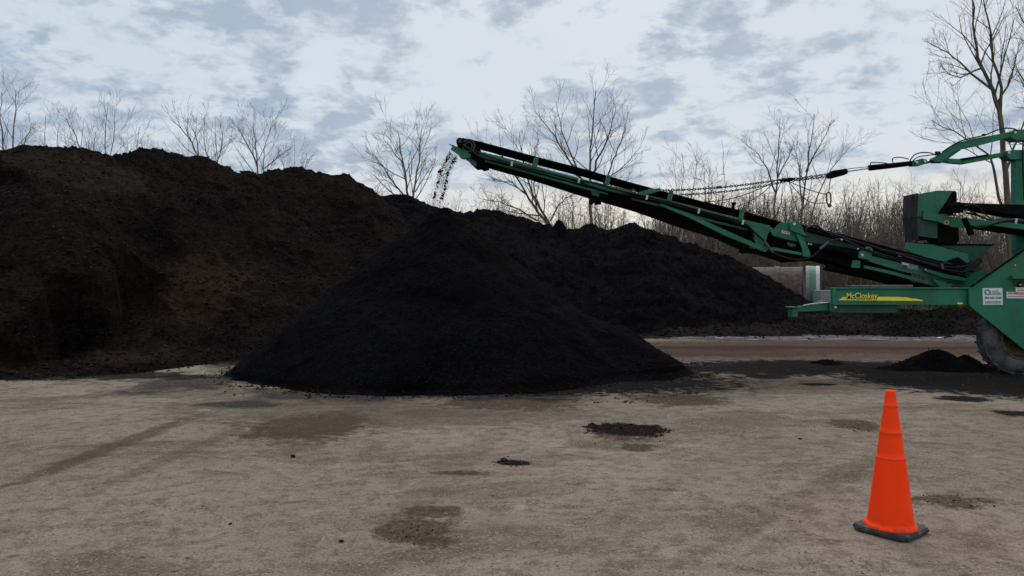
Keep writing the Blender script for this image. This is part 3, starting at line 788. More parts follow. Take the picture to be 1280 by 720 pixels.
for si,(px,Yt) in enumerate(spots):
    V,Fc = protos[rs.randrange(7)]; x = (px-CX)/F*Yt
    tall = 250 if px>820 else 262
    hgt = (356-tall+rs.gauss(0,13)*.9)/F*Yt+CH-hill_z(x,Yt); 
    if rs.random()<.6: hgt *= rs.uniform(.45,.9)
    if rs.random()<.05: hgt *= rs.uniform(1.1,1.35)
    if si >= nbig: hgt = rs.uniform(2.2,4.6)
    a = rs.random()*6.28; c,s_ = math.cos(a),math.sin(a)
    W_ = V*np.array([hgt*.85,hgt*.85,hgt])
    W_ = np.stack([W_[:,0]*c-W_[:,1]*s_+x, W_[:,0]*s_+W_[:,1]*c+Yt, W_[:,2]+hill_z(x,Yt)-.1],1)
    Vs.append(W_); Fs.append(Fc+off); off += len(V)
o = np_mesh('woodland', np.concatenate(Vs), np.concatenate(Fs), M['scrub'], smooth=True)
tag(o, 'dense leafless grey-brown wood behind the yard', 'woodland', kind='stuff')

# ------------------------------------------------------------------ drum and block behind the back pile
e = empty('steel_drum', tuple(at(985,356,33).xy)+(0,)); tag(e,'rusty brown steel drum with green and white end bands lying behind the back soil pile','drum')
cz = 1.24; rad = 1.18; Yd = 33
DA = Vector((.927,-.373,0)); DC = Vector((at(1015,356,Yd).x,Yd+.6,cz))
def dx(px): return (px-1012)/F*Yd*.98
m_ = MB(); m_.ring(DC,DA,[(dx(905),rad),(dx(973),rad),(dx(973),rad+.04),(dx(979),rad+.04),(dx(979),rad),(dx(1007),rad),(dx(1007),.05),(dx(905),.05)])
m_.build('shell', M['rust'], e, True)
M['band_grey'] = mat_simple('grey_band',(.13,.13,.12),.6,.25,8); M['band_green'] = mat_simple('pale_green_band',(.035,.13,.085),.6,.25,8); M['band_white']=mat_simple('white_band',(.33,.33,.29),.6,.2,8)
for a,b_,mm,dr in ((1011,1015.5,'band_grey',.05),(1015.5,1021.5,'band_green',.04),(1021.5,1023,'band_grey',.02),(1023,1027.5,'band_white',.04)):
    m_ = MB(); m_.ring(DC,DA,[(dx(a),rad+dr),(dx(b_),rad+dr),(dx(b_),.04),(dx(a),.04)]); m_.build('end_band', M[mm], e, True)
for q in (945,998): MB().box(tuple((DC+DA*dx(q)).xy)+(.12,),(.3,1.6,.34),-.38).build('cradle', M['rust'], e, bevel=.01)
p = at(1036,370,31); m_ = MB(); m_.box((p.x,31.4,.62),(.66,.8,1.5)); 
o = m_.build('concrete_block', mat_simple('pale_concrete',(.20,.19,.17),.9,.15,5,bump=.3), None, bevel=.02, loc=(p.x,31.4,0)); tag(o,'pale square-cut concrete block behind the end of the green drawbar','block')

# ------------------------------------------------------------------ the screening machine
mc = empty('screening_machine', (9.3,14.5,0)); tag(mc,'green mobile screening machine with a long raised conveyor dropping soil','screening machine')
YB = 13.15                                    # near face of the chassis
# chassis beam
ch = MB()
ch.plate([(1041,361),(1213,361),(1213,379.5),(1041,379.5)], YB+.03, .10)
ch.plate([(1041,359.3),(1213,359.3),(1213,361.2),(1041,361.2)], YB, .18)
ch.plate([(1041,379.2),(1213,379.2),(1213,381.2),(1041,381.2)], YB, .18)
ch.plate([(1041,359.4),(1045,359.4),(1045,381.1),(1041,381.1)], YB-.004, .03)
chassis = ch.build('chassis_beam', M['green'], mc, bevel=.006)
ch = MB(); ch.plate([(1062,361.5),(1215,361.5),(1215,378),(1062,378)], 14.9, .10)
for px in (1110,1195): ch.plate([(px,363),(px+6,363),(px+6,377),(px,377)], YB+.13, 1.6)
ch.build('chassis_beam', M['green_shaded'], mc, bevel=.006)
st = MB().plate([(1048.5,374.8),(1054,371.4),(1058,371.2),(1058,373.6),(1096,373.9),(1097.5,371),(1124,371.1),(1128,371.6),(1132,371.4),(1139,373.0),(1146,373.6),(1154,375.3),(1153,376.2),(1049,375.2)], YB+.024, .003)
stripe = st.build('yellow_stripe', M['yellow'], chassis)
def text(s, px, py, Y, h, m, parent, bold=0., wide=None, name='lettering', ext=.0015, italic=0.):
    cu = bpy.data.curves.new(name,'FONT'); cu.body = s; cu.size = 1; cu.extrude = 0; cu.offset = bold; cu.shear = italic
    o = bpy.data.objects.new(name, cu); COL.objects.link(o)
    bpy.context.view_layer.update()
    dim = o.dimensions.copy(); cap = .72
    sz = h/F*Y/cap; wx = (wide/F*Y)/dim.x if wide else sz
    dg = bpy.context.evaluated_depsgraph_get()
    me = bpy.data.meshes.new_from_object(o.evaluated_get(dg)); bpy.data.objects.remove(o)
    p = at(px,py,Y)-parent_origin(parent)
    for v in me.vertices: v.co = Vector((v.co.x*wx+p.x, -ext+p.y, v.co.y*sz+p.z))
    me.materials.clear(); me.materials.append(m)
    o = bpy.data.objects.new(name, me); COL.objects.link(o); o.parent = parent
    return o
text('McCloskey', 1058.6, 373.9, YB+.020, 7.2, M['ink'], chassis, .03, 38.5, italic=.0)
text('McCloskey', 1057.8, 373.0, YB+.014, 7.2, M['yellow'], chassis, .012, 38.5, italic=.0)
# lower drawbar box, hitch and jaw
hb = MB()
hb.plate([(1043,381.3),(1122,381.3),(1122,391.2),(1048,391.2),(1043,389)], YB+.06, .5)
hb.plate([(1037,378),(1043.5,376),(1043.5,391),(1037,388.5)], YB+.02, .6)
hb.build('drawbar_box', M['green_shaded'], mc, bevel=.008)
hb = MB()
hb.plate([(992,384),(998,383.6),(1012,381.2),(1037.5,378.6),(1037.5,387.8),(1012,389.5),(997.5,389.8),(997.5,396.5),(990.5,396.5),(990.5,384.4)], YB+.10, .22)
hb.plate([(988.8,383.6),(998.5,383.2),(998.5,385.2),(988.8,385.4)], YB+.06, .3)
hitch = hb.build('hitch', M['green'], mc, bevel=.008)
hb = MB(); hb.tube([at(1004,381.8,YB+.08),at(1016,379.6,YB+.08),at(1036,378.0,YB+.08)], .012, 6); hb.build('steel_strip', M['steel'], hitch)
hb = MB(); hb.ring(at(1044.5,384,YB+.02),(0,1,0),[(0,.026),(.05,.026),(.05,.001),(0,.001)],10); hb.build('bolt', M['steel'], mc)
# grey plank lying on the beam
hb = MB(); hb.plate([(1064,356.2),(1141,356.2),(1141,358.6),(1064,358.6)], YB+.35, .25); hb.build('plank', M['band_grey'], mc, bevel=.006)
hb = MB(); hb.plate([(1197,378.2),(1203.5,378.2),(1203.5,380.4),(1197,380.4)], YB-.02, .016); hb.build('marker_light', M['yellow'], mc, bevel=.003)

# side panel (near and far)
for Yp, mm in ((13.08,'green'),(15.95,'green_shaded')):
    sp = MB(); k = Yp/13.08
    prof = [(1212,364),(1214,360),(1280,314),(1300,303),(1620,303),(1620,440),(1500,468),(1420,468),(1280,437),(1214,384),(1212,381)]
    if Yp < 14: sp.plate(prof, Yp, .05)
    else:
        prof = [(1430,310),(1620,303),(1620,440),(1500,468),(1430,460)]
        P3 = [at(x,y,13.08) for x,y in prof]; sp.add([(q.x,Yp,q.z) for q in P3]+[(q.x,Yp+.05,q.z) for q in P3],
            [tuple(range(len(P3))), tuple(range(len(P3),2*len(P3)))[::-1]]+[((i+1)%len(P3),i,i+len(P3),(i+1)%len(P3)+len(P3)) for i in range(len(P3))])
    panel = sp.build('side_panel', M[mm], mc, bevel=.006)
    if Yp < 14: near_panel = panel
sp = MB(); 
for a,b_ in (((1213.5,358.8),(1281,311.8)),):
    q0,q1 = at(*a,13.05),at(*b_,13.05); sp.tube([q0,q1],.018,4)
sp.build('panel_edge_strip', M['black'], near_panel)
sp = MB(); sp.plate([(1300,309),(1600,309),(1600,420),(1300,420)], 13.2, .5); sp.build('engine_housing', M['green_shaded'], mc, bevel=.02)
sp = MB(); sp.plate([(1266.5,344.3),(1330,344.3),(1330,348.6),(1266.5,348.6)], 12.98, .10); sp.build('ledge', M['green'], near_panel, bevel=.004)
sp = MB(); sp.plate([(1268,348.8),(1330,348.8),(1330,357),(1268,357)], 13.06, .019); sp.build('recess', M['green_shaded'], near_panel)
sp = MB(); sp.ring(at(1275.5,355.8,13.04),(0,1,0),[(0,.045),(.03,.045),(.03,.001),(0,.001)],16); 
kn = sp.build('round_tag', M['black'], near_panel)
sp = MB(); sp.plate([(1273.8,354.9),(1277.4,354.9),(1277.4,356.6),(1273.8,356.6)],13.033,.004); sp.build('face', M['pink_ink'], kn)
sp = MB(); sp.ring(at(1269,331.5,13.06),(0,1,0),[(0,.016),(.02,.016),(.02,.001),(0,.001)],8)
sp.build('bolt', M['steel'], near_panel)
MB().ring(at(1220,353.5,13.06),(0,1,0),[(0,.014),(.02,.014),(.02,.001),(0,.001)],8).build('bolt', M['steel'], near_panel)
# stickers
Ys = 13.072
s1 = MB().plate([(1228.2,360.2),(1253,360.0),(1253.6,381.0),(1229,381.2)], Ys, .006).build('sticker', M['white_label'], near_panel)
def slab(pts, m, par, Y=Ys-.004, th=.003, name='mark'): return MB().plate(pts, Y, th).build(name, M[m], par)
slab([(1230.6,361.9),(1236.5,361.9),(1238.6,364),(1238.6,367),(1236.8,367),(1236.8,364.8),(1235.6,363.4),(1233,363.4)],'teal',s1)
slab([(1230.8,363.6),(1232.6,363.6),(1232.8,366),(1234,367.2),(1239.6,367.2),(1239.6,368.4),(1232.2,368.4),(1230.8,366.6)],'teal',s1)
text('MACHINERY', 1240.4, 364.6, Ys-.002, 1.5, M['grey_ink'], s1, .02, 8)
text('EQUIPMENT', 1240.4, 366.6, Ys-.002, 1.5, M['grey_ink'], s1, .02, 11)
slab([(1240.4,367.0),(1247.5,367.0),(1247.5,368.3),(1240.4,368.3)],'grey_ink',s1); slab([(1248,366.9),(1251.6,366.9),(1251.6,368.4),(1248,368.4)],'teal',s1)
text('866 625 2328', 1230.8, 373.3, Ys-.002, 2.5, M['ink'], s1, .03, 20.8)
text('SALES PARTS SERVICE', 1231, 378.3, Ys-.002, 2.0, M['ink'], s1, .02, 20.6)
slab([(1231.4,379.3),(1251.4,379.2),(1251.5,379.9),(1231.4,380.0)],'grey_ink',s1)
s2 = MB().plate([(1258.2,364.8),(1300,364.8),(1300,372.9),(1258.2,372.9)], Ys, .006).build('warning_sticker', M['white_label'], near_panel)
for k in range(3): slab([(1259+k*2.6,367.9),(1261+k*2.6,365.3),(1262.3+k*2.6,365.3),(1260.3+k*2.6,367.9)],'ink',s2)
slab([(1267,367.9),(1268.4,365.3),(1272,365.3),(1272,367.9)],'red_ink',s2); slab([(1272.2,365.3),(1299.6,365.3),(1299.6,368.6),(1272.2,368.6)],'pink_ink',s2)
slab([(1260,370),(1299,370),(1299,371),(1260,371)],'grey_ink',s2)
s3 = MB().plate([(1269.8,359.0),(1300,359.0),(1300,364.6),(1269.8,364.6)], Ys, .006).build('warning_sticker', M['white_label'], near_panel)
slab([(1269.8,359.0),(1300,359.0),(1300,360.6),(1269.8,360.6)],'yellow',s3); slab([(1272,362),(1299,362),(1299,363.2),(1272,363.2)],'grey_ink',s3)

# wheels: near one visible, its twin on the far side and a second axle outside the frame
def wheel(xc, y0, sgn=1):
    c = Vector((xc, y0, .64)); r = .64; wd = .36
    prof = [(0.02,.36),(0.0,.42),(0.0,.50),(.03,.585),(.075,.625),(.075,.64),(wd-.075,.64),(wd-.03,.585),(wd,.50),(wd-.02,.36)]
    m_ = MB(); m_.ring(c,(0,1,0),prof,64,False)
    for k in range(46):                       # tread lugs
        a = 2*math.pi*k/46; 
        m_.box((xc+math.cos(a)*.637,y0+wd*(.32 if k%2 else .68),.64+math.sin(a)*.637),(.03,wd*.42,.045),0,-a)
    wh = empty('wheel', tuple(c-parent_origin(mc))); wh.parent = mc
    m_.build('tyre', M['tyre'], wh, True)
    m_ = MB(); m_.ring(c,(0,1,0),[(.03,.372),(.0,.372),(-.006,.345),(.05,.33),(.10,.30),(.10,.12),(.02,.11),(.02,.001),(.2,.001),(.2,.36)],48,False)
    for k in range(8):
        a = 2*math.pi*k/8; m_.ring((xc+math.cos(a)*.2,y0+.07,.64+math.sin(a)*.2),(0,1,0),[(0,.02),(.03,.02),(.03,.001),(0,.001)],6)
    m_.build('rim', M['rim'], wh, True)
M['rim'] = mat_simple('rusty_rim',(.085,.055,.03),.7,.6,9,bump=.3)
xw = (1277-CX)/F*13.2
wheel(xw,13.19); wheel(xw+1.45,13.19); 
MB().tube([(xw+1.45,13.5,.64),(xw+1.45,15.5,.64)],.07,12).build('axle', M['black'], mc, True)

# ---- tail conveyor
YC, YF = 13.95, 14.70
def quad(pts, Y, th, name, m, par=mc, bevel=.004): return MB().plate(pts, Y, th).build(name, M[m], par, bevel=bevel)
cv = empty('tail_conveyor', tuple(at(1000,300,YC)-Vector((9.3,14.5,0)))); cv.parent = mc
C = lambda pts, Y, th, name, m, bevel=.004: quad(pts, Y, th, name, m, cv, bevel)
# belt: troughed top run with real thickness
top = [(583,174.2),(590,174.6),(600,176.8),(640,187.5),(675,197),(730,211),(780,225.5),(815,235),(880,252),(925,262.5),(975,277),(1020,289),(1100,312),(1180,337),(1215,349)]
cross = [(0,0),(.18,-.05),(.50,-.05),(.68,0),(.68,-.02),(.50,-.072),(.18,-.072),(0,-.03)]
V=[]
for x,y in top:
    q = at(x,y,YC+.02)
    for a,b_ in cross: V.append((q.x, q.y+a, q.z+b_))
k=len(cross); Fb=[(i*k+j,i*k+(j+1)%k,(i+1)*k+(j+1)%k,(i+1)*k+j) for i in range(len(top)-1) for j in range(k)]
mb = MB().add(V,Fb+[tuple(range(k)),tuple(range((len(top)-1)*k,len(top)*k))])
mb.build('belt', M['rubber'], cv)
# load of soil carried on the belt
mb = MB(); pts=[at(x,y,YC+.36) for x,y in [(590,181),(640,194),(730,217),(815,241),(925,269),(1100,318),(1180,341)]]
mb.tube([p_+Vector((0,0,.02)) for p_ in pts],[.03]+[.06]*5+[.03],8); mb.build('soil_load', M['soil'], cv, True)
# side channel: upper flange, web, lower flange (near), and a plain far channel
up_ = [(598,189),(620,194),(663,205.5),(700,216.5),(760,231.5),(790,238),(793,243),(770,240.5),(735,232.5),(700,223),(663,213),(620,202),(600,196)]
C(up_, YC-.05, .05, 'side_rail', 'green')
web = [(598,190),(663,206),(760,232),(815,245),(880,262),(935,276),(958,284),(958,306),(944,306),(880,282),(800,258),(735,241),(663,221),(612,207),(596,200)]
C(web, YC+.06, .02, 'side_web', 'black')
C([(606,199.5),(663,214.8),(735,234.5),(760,241.5),(760,243.5),(735,237.5),(663,217.5),(606,202)], YC-.02, .07, 'side_rail','green')
C([(790,247.5),(830,256),(880,272),(935,286),(935,288.5),(880,275.5),(830,260),(790,250)], YC-.02, .07, 'side_rail','green_shaded')
C([(803,242.2),(860,256),(925,273.5),(963,282),(962,287),(925,278.5),(860,261.5),(806,247.3)], YC-.05, .05, 'side_rail','green')
C([(826,254),(860,266.5),(908,288),(957,310),(952,313.2),(905,294),(860,271.5),(825,257)], YC-.07, .06, 'brace','green')
farrail = [(598,189),(760,231.5),(963,283),(960,292),(760,241),(600,199)]
P3=[at(x,y,YC) for x,y in farrail]; n=len(P3)
mb=MB(); mb.add([(q.x,YF,q.z) for q in P3]+[(q.x,YF+.05,q.z) for q in P3],[tuple(range(n)),tuple(range(n,2*n))[::-1]]+[((i+1)%n,i,i+n,(i+1)%n+n) for i in range(n)])
mb.build('side_rail', M['green_shaded'], cv)
# belly pan and truss below
up2 = lambda y: HY-(HY-y)*14.66/14.04
C([(600,198),(663,213),(735,234),(800,252),(880,276),(935,299),(941,304)]+[(x,up2(y)) for x,y in [(936,309),(900,297),(862,286),(800,265),(735,247),(663,225),(612,211.5)]], YC+.09, .60, 'belly_pan','black',0)
C([(862,284),(897,293),(936,312),(965,318),(964,320.5),(935,316.5),(893,297.5),(862,287.5)], YC+.03, .06, 'truss_chord','black')
C([(933,303),(938,304),(936,314),(931,313)], YC+.02, .08, 'truss_post','black')
C([(936,310),(956,311.5),(954,314.5),(940,315.5),(934,314)], YC+.01, .6, 'truss_shoe','black')
# big gusset plate near the fold
C([(930,276),(963,282.5),(957,303),(953,309.5),(946,308.5),(939,288),(932,283)], YC-.045, .035, 'gusset','green')
C([(950,309),(957,306.5),(961,311.5),(957,315),(949,313)], YC-.06, .04, 'gusset','green')
# idler brackets with a hole, each with its roller
def bracket(x0,y0,x1,y1,wd=5.):
    e_ = MB(); d = Vector((x1-x0,y1-y0)); d.normalize(); nx_ = Vector((-d.y,d.x))
    pts=[]
    for a in range(0,181,30):
        an = R(a); v = Vector((x0,y0))+ nx_*math.cos(an)*wd/2*-1 - d*math.sin(an)*wd/2
        pts.append((v.x,v.y))
    pts += [(x1+nx_.x*wd/2, y1+nx_.y*wd/2),(x1-nx_.x*wd/2,y1-nx_.y*wd/2)]
    b0 = e_.plate(pts, YC-.07, .015).build('idler_bracket', M['green'], cv, bevel=.002)
    q = at(x0,y0,YC-.085); MB().ring(q,(0,1,0),[(0,.016),(.02,.016),(.02,.001),(0,.001)],10).build('pin', M['rust'], b0)
for b_ in [(670,199.5,668.5,208.5,6),(760.5,221.5,758.5,231,6),(839,240.5,836.5,250.5,6),(928,264,926,273.5,6)]: bracket(*b_)
# head: drum, motor, scraper
mb=MB(); q=at(586,182,YC); mb.ring((q.x,YC+.02,q.z),(0,1,0),[(0,.13),(0,.001),(.70,.001),(.70,.13)],32); 
hd = mb.build('head_drum', M['rubber'], cv, True)
mb=MB(); mb.ring((q.x,YC-.02,q.z),(0,1,0),[(0,.125),(.03,.125),(.03,.10),(0,.10)],32); mb.ring((q.x,YC-.02,q.z),(0,1,0),[(0,.075),(.03,.075),(.03,.055),(0,.055)],24)
mb.build('ring', mat_simple('worn_drum_ring',(.035,.028,.02),.6,.3,20), hd, True)
q=at(574.8,176.6,YC-.2); mb=MB(); mb.ring((q.x,YC-.22,q.z),(0,1,0),[(0,.001),(0,.05),(.02,.068),(.35,.068),(.35,.001)],20); mt = mb.build('drive_motor', M['black'], cv, True)
MB().ring((q.x,YC-.225,q.z),(0,1,0),[(0,.001),(0,.028),(.02,.028),(.02,.001)],16).build('motor_cap', M['hose_grey'], mt, True)
C([(570,177),(578,172),(589,174.5),(601,188),(609,203),(611,206.5),(604,208),(600,206),(595,206.5),(591,203),(586,197),(580,193),(573,187)], YC+.04, .62, 'head_box','black',.01)
C([(563.2,186.5),(565.5,182.2),(572,183.5),(580,187.5),(588,192.5),(588.5,196.5),(583.5,198),(580,199.3),(576,197.8),(572.3,192.6),(568,190)], YC-.06, .05, 'head_bracket','green')
C([(583,196.5),(590,199),(596,203),(595,209),(590,206.5),(586,201.5)], YC-.04, .04, 'head_bracket','green_shaded')
mb=MB(); mb.tube([at(561.5,180,YC+.1),at(566,182.3,YC+.1),at(572,185,YC+.1)],[.006,.014,.02],6); mb.tube([at(567,182.5,YC+.02),at(567,182.5,YC+.65)],.018,6); mb.build('scraper', M['black'], cv)
def hose(pts, Y, r=.02, name='hose', m='hose', par=None, k=4):
    P_ = [at(x,y,Y if len(q)==0 else q[0]) for x,y,*q in pts]; out=[]
    for i in range(len(P_)-1):
        p0 = P_[max(i-1,0)]; p1=P_[i]; p2=P_[i+1]; p3=P_[min(i+2,len(P_)-1)]
        for j in range(k):
            t_=j/k; out.append(.5*((2*p1)+(-p0+p2)*t_+(2*p0-5*p1+4*p2-p3)*t_*t_+(-p0+3*p1-3*p2+p3)*t_**3))
    out.append(P_[-1]); return MB().tube(out, r, 8).build(name, M[m], par or cv, True)
hose([(576,180),(584,184),(592,190),(600,196),(615,200),(640,205.5),(680,215),(723,225.5),(745,229),(770,237),(809,246),(840,253.5),(874,262.8),(905,271),(930,279),(945,292),(957,303),(966,315),(985,323),(1003,324.5),(1017,319.5),(1028,309.5),(1036,302),(1052,299.5),(1066,305),(1085,313),(1125,324),(1165,331),(1190,336),(1210,337),(1222,331),(1227,325)], YC-.12, .019)
hose([(590,187),(604,193),(620,198.5),(660,209),(700,220.5),(723,227.5),(760,239),(809,248.5),(874,265),(930,281.5),(943,296)], YC-.10, .015)
hose([(1036,302.5),(1025,311.5),(1028,308.5)], YC-.13, .026, 'hose_sleeve','hose_grey')
hose([(955,301),(961,309),(966,315.5)], YC-.125, .026, 'hose_sleeve','hose_grey')
hose([(1006,291),(1009,285),(1017,281.8),(1024,284),(1031,289),(1045,294),(1100,311)], YC-.05, .017)
hose([(1000,294),(1012,296)], YC-.05,.012)
for x,y in [(640,205),(724,226),(809,247),(874,264),(929,278)]:
    C([(x-1.2,y-3.2),(x+1.6,y-3.2),(x+.6,y+2.6),(x-2,y+2.6)], YC-.145, .03, 'hose_clamp','steel',.002)
# camera-like knob post
mb=MB(); mb.box(at(914.5,267,YC-.03),(.09,.06,.09)); mb.tube([at(916.2,264,YC),at(916.8,256,YC)],[.035,.028],8); mb.ring(at(917,254.3,YC),(0,0,1),[(-.03,.001),(-.03,.04),(.02,.048),(.03,.001)],12); mb.build('sensor_post', M['black'], cv, True)
# chain lug
C([(796,241),(813,236),(825.5,235),(826.5,238.5),(814,241.8),(802,244.5)], YC-.09, .04, 'chain_lug','green')
MB().ring(at(792,238.8,YC-.1),(0,1,0),[(0,.045),(.03,.045),(.03,.02),(0,.02)],14).build('lug_eye', M['rust'], cv, True)
MB().ring(at(796,241,YC-.12),(0,1,0),[(0,.012),(.03,.012),(.03,.001),(0,.001)],8).build('bolt', M['steel'], cv, True)
# lumps under the web (return roller)
mb=MB(); q=at(743,249,YC+.1); mb.tube([(q.x,YC+.02,q.z),(q.x,YC+.66,q.z)],.05,12); q=at(748,252,YC); mb.box((q.x,YC+.1,q.z),(.12,.1,.09)); mb.build('return_roller', M['black'], cv)
C([(739,238),(750,240.5),(749,246),(740,244)], YC-.03,.04,'roller_bracket','green_shaded')
# fold joint
C([(963,290),(968,285.5),(975,279),(988,277),(999,276.5),(1008,296),(1002,303),(978,298),(968,295)], YC-.02, .05, 'joint_plate','green')
C([(962,286),(965,285.5),(967.5,290),(974,283),(977,285),(969,296),(965.5,294)], YC-.06, .03, 'joint_hook','green')
C([(987.5,278.5),(990,276.2),(998.5,276.2),(1000.5,279),(1008,295.5),(988,287.5)], YC-.11, .04, 'pivot_plate','green')
MB().ring(at(993.2,279.8,YC-.13),(0,1,0),[(0,.001),(0,.028),(.03,.034),(.03,.001)],14).build('pivot_bolt', M['steel'], cv, True)
C([(993.5,290),(1000.5,292.5),(1005,299),(1009,307),(1013.5,317.5),(1013,321.5),(1003.5,320.5),(1003,312),(999,301)], YC-.08, .04, 'link_arm','green')
C([(964.5,308.8),(1002.5,315.8),(1002.5,319.3),(966,312.8)], YC-.05, .05, 'link_bar','green')
lb = C([(977.5,287.2),(987.8,290),(987,293.5),(976.8,291)], YC-.028, .006, 'label','white_label',0)
slab([(978,287.4),(987.6,290),(987.4,290.9),(977.8,288.3)],'red_ink',lb,YC-.031,.002); slab([(978.4,289.2),(986.6,291.4),(986.3,292.3),(978.2,290)],'ink',lb,YC-.031,.002)
C([(984,302.5),(995,305),(994.5,308.5),(988,308.5),(984.5,306)], YC+.0,.03,'joint_block','green_shaded')
C([(958,290),(1005,301),(1005,322),(998,320),(958,310)], YC+.12,.5,'joint_box','black')
C([(955,312),(1003,321.5),(1014,323),(1013,326),(990,327.5),(986,325.5),(955,316)], YC+.06,.55,'lower_beam','black')
C([(1035.5,329),(1045,331.5),(1044,337),(1034,335.5)], YC+.06,.1,'lug','black')
# lower conveyor section
C([(1000,281),(1060,296.5),(1130,315),(1215,340),(1213,360),(1130,335),(1060,313),(1000,300)], YC+.08,.03,'side_web','green_shaded')
C([(1000,279.8),(1060,295),(1130,313.6),(1217,338.6),(1217,341),(1130,316.5),(1060,297.5),(1000,282)], YC+.02,.66,'top_edge','black')
C([(1005,302),(1060,309),(1080,313),(1108,322),(1140,330.5),(1140,352),(1105,345),(1060,334),(1016,321.5)], YC+.03,.6,'belt_guard','rubber',.03)
mb=MB(); mb.tube([at(1014,307,YC-.02),at(1045,312.5,YC-.02),at(1076,320,YC-.02)],.06,14); mb.build('ram_barrel', M['black'], cv, True)
C([(1088,319.5),(1125,328.5),(1160,337),(1200,349),(1199,354),(1160,346.5),(1125,338.5),(1085,326.5)], YC-.06,.05,'side_rail','green')
C([(1080,331.5),(1120,340),(1160,351.5),(1195,361),(1180,361),(1155,354.5),(1118,344),(1080,335)], YC-.02,.05,'side_rail','green')
C([(1073.5,315.2),(1084,308.3),(1088,308.6),(1091.4,312),(1088.5,325.3),(1073,322.5)], YC-.10,.03,'bracket','green')
MB().ring(at(1086.2,312.4,YC-.11),(0,1,0),[(0,.028),(.012,.028),(.012,.001),(0,.001)],12).build('hole', M['black'], cv)
MB().ring(at(1078,318.8,YC-.12),(0,1,0),[(0,.001),(0,.028),(.03,.028),(.03,.001)],12).build('bolt', M['steel'], cv)
C([(1066,325),(1075.5,326),(1075,335.2),(1064.2,334.5)], YC-.05,.03,'bracket','green')
lb=C([(1127,327),(1148.3,332.3),(1147,337.5),(1125.5,333.8)], YC-.072,.006,'label','grey_ink',0)
slab([(1128.5,327.8),(1136,329.6),(1135.5,333.8),(1127.5,332.5)],'white_label',lb,YC-.075,.002); slab([(1128,330.5),(1135,332),(1134.6,335.2),(1126.6,333.6)],'ink',lb,YC-.078,.002)
for x,y in [(1011,304.8),(1014,305.2),(1052,299.5),(1072.5,311),(1126.5,320),(1124,319.5),(1157,337),(1142,325)]:
    MB().ring(at(x,y,YC-.15),(0,1,0),[(0,.001),(0,.016),(.02,.016),(.02,.001)],8).build('fitting', M['steel'], cv)
C([(1044,334),(1105,345),(1140,352),(1200,362),(1200,366),(1135,357.5),(1095,347.5),(1044,337)], YC+.1,.55,'belly_pan','black',0)
C([(1156,335.5),(1180,342),(1207,347.5),(1211,350.5),(1210,352.5),(1180,347.5),(1157,339.5)], YC-.13,.06,'hydraulic_ram','green',.01)
C([(1165,348),(1172,350.5),(1192,357),(1186,361),(1175,359)], YC-.09,.03,'bracket','green')
C([(1195,352),(1207,350),(1214,343),(1228,338),(1236,345),(1222,353),(1210,361),(1197,361)], YC-.03,.05,'tail_plate','green')
C([(1208,320),(1236,344),(1222,354),(1206,345)], YC+.02,.05,'tail_plate','green_shaded')
mb=MB(); mb.ring(at(1191,358,YC-.05),(0,1,0),[(0,.09),(.12,.09),(.12,.02),(0,.02)],18); mb.build('tail_roller', M['rust'], cv, True)
hose([(1120,317),(1145,324.5),(1170,331.5),(1195,334.5),(1212,331),(1226,322.5)], YC-.15, .022)
hose([(1130,321),(1160,330),(1188,338),(1205,340),(1219,334),(1228,326)], YC-.17, .018)
hose([(1100,312),(1140,320),(1175,329),(1200,331),(1220,326)], YC-.10, .016)
C([(1176,329.5),(1179,329),(1180.5,336),(1177.5,336.5)], YC-.2,.02,'hose_clamp','hose_grey',.002)

# ---- hopper tray under the hood
hp = empty('hopper', tuple(at(1180,320,14.2)-Vector((9.3,14.5,0)))); hp.parent = mc
H_ = lambda pts, Y, th, name, m, bevel=.004: quad(pts, Y, th, name, m, hp, bevel)
H_([(1133,303.2),(1166,306),(1210,317.5),(1212,331.5),(1195,330),(1160,322.5),(1140,316),(1132,311)], 13.85,.03,'near_plate','green')
H_([(1162,305),(1242,306),(1226,323),(1222,330),(1206,334),(1180,326)], 14.0,.03,'side_plate','green_shaded')
H_([(1170,304.4),(1245,305.2),(1241,307),(1170,306.6)], 13.98,.06,'rim','black')
H_([(1133,303.2),(1242,306),(1226,323),(1210,334),(1140,317)], 14.5,.03,'far_plate','green_shaded')
H_([(1184,327),(1199,321.4),(1209,332)], 13.8,.02,'flap','rubber',0)
V,Ff = lumps([tuple(at(1142+i*2.6,302.5+random.uniform(-1,1)+i*.25,13.95+random.random()*.8)) for i in range(22)], [.035]*22, (1,1,.7),'ico')
o = np_mesh('clods', V, Ff, M['gravel'], parent=hp); o['kind']='stuff'
# ---- short discharge conveyor with its hood
dc = empty('discharge_conveyor', tuple(at(1190,270,14.3)-Vector((9.3,14.5,0)))); dc.parent = mc
D_ = lambda pts, Y, th, name, m, bevel=.004: quad(pts, Y, th, name, m, dc, bevel)
D_([(1145.2,243.2),(1158,240.5),(1172,238.2),(1191,238.3),(1184,252),(1174,264),(1174,270.5),(1145.5,270.3)], 13.9,.03,'hood','green')
D_([(1145.2,243.2),(1158,240.5),(1172,238.2),(1195,238.5),(1195,240.3),(1172,240),(1145.2,245)], 13.935,.36,'hood','green')
D_([(1145.2,243.2),(1172,238.2),(1191,238.3),(1174,270.5),(1145.5,270.3)], 14.30,.03,'hood','green_shaded')
D_([(1145.5,270),(1173,274.5),(1172.5,298),(1165,297.5),(1147,295)], 13.93,.36,'chute_box','green_shaded')
D_([(1146,295),(1150,297.5),(1160,296),(1172,299),(1160,299.5),(1146,298.5)], 13.95,.34,'chute_lip','black')
cv0 = [at(1145.6,y,13.9) for y in (241.5,256,271,286,300)]; bulge=[0,-.015,-.035,-.01,.012]
Vc=[];Fc_=[]
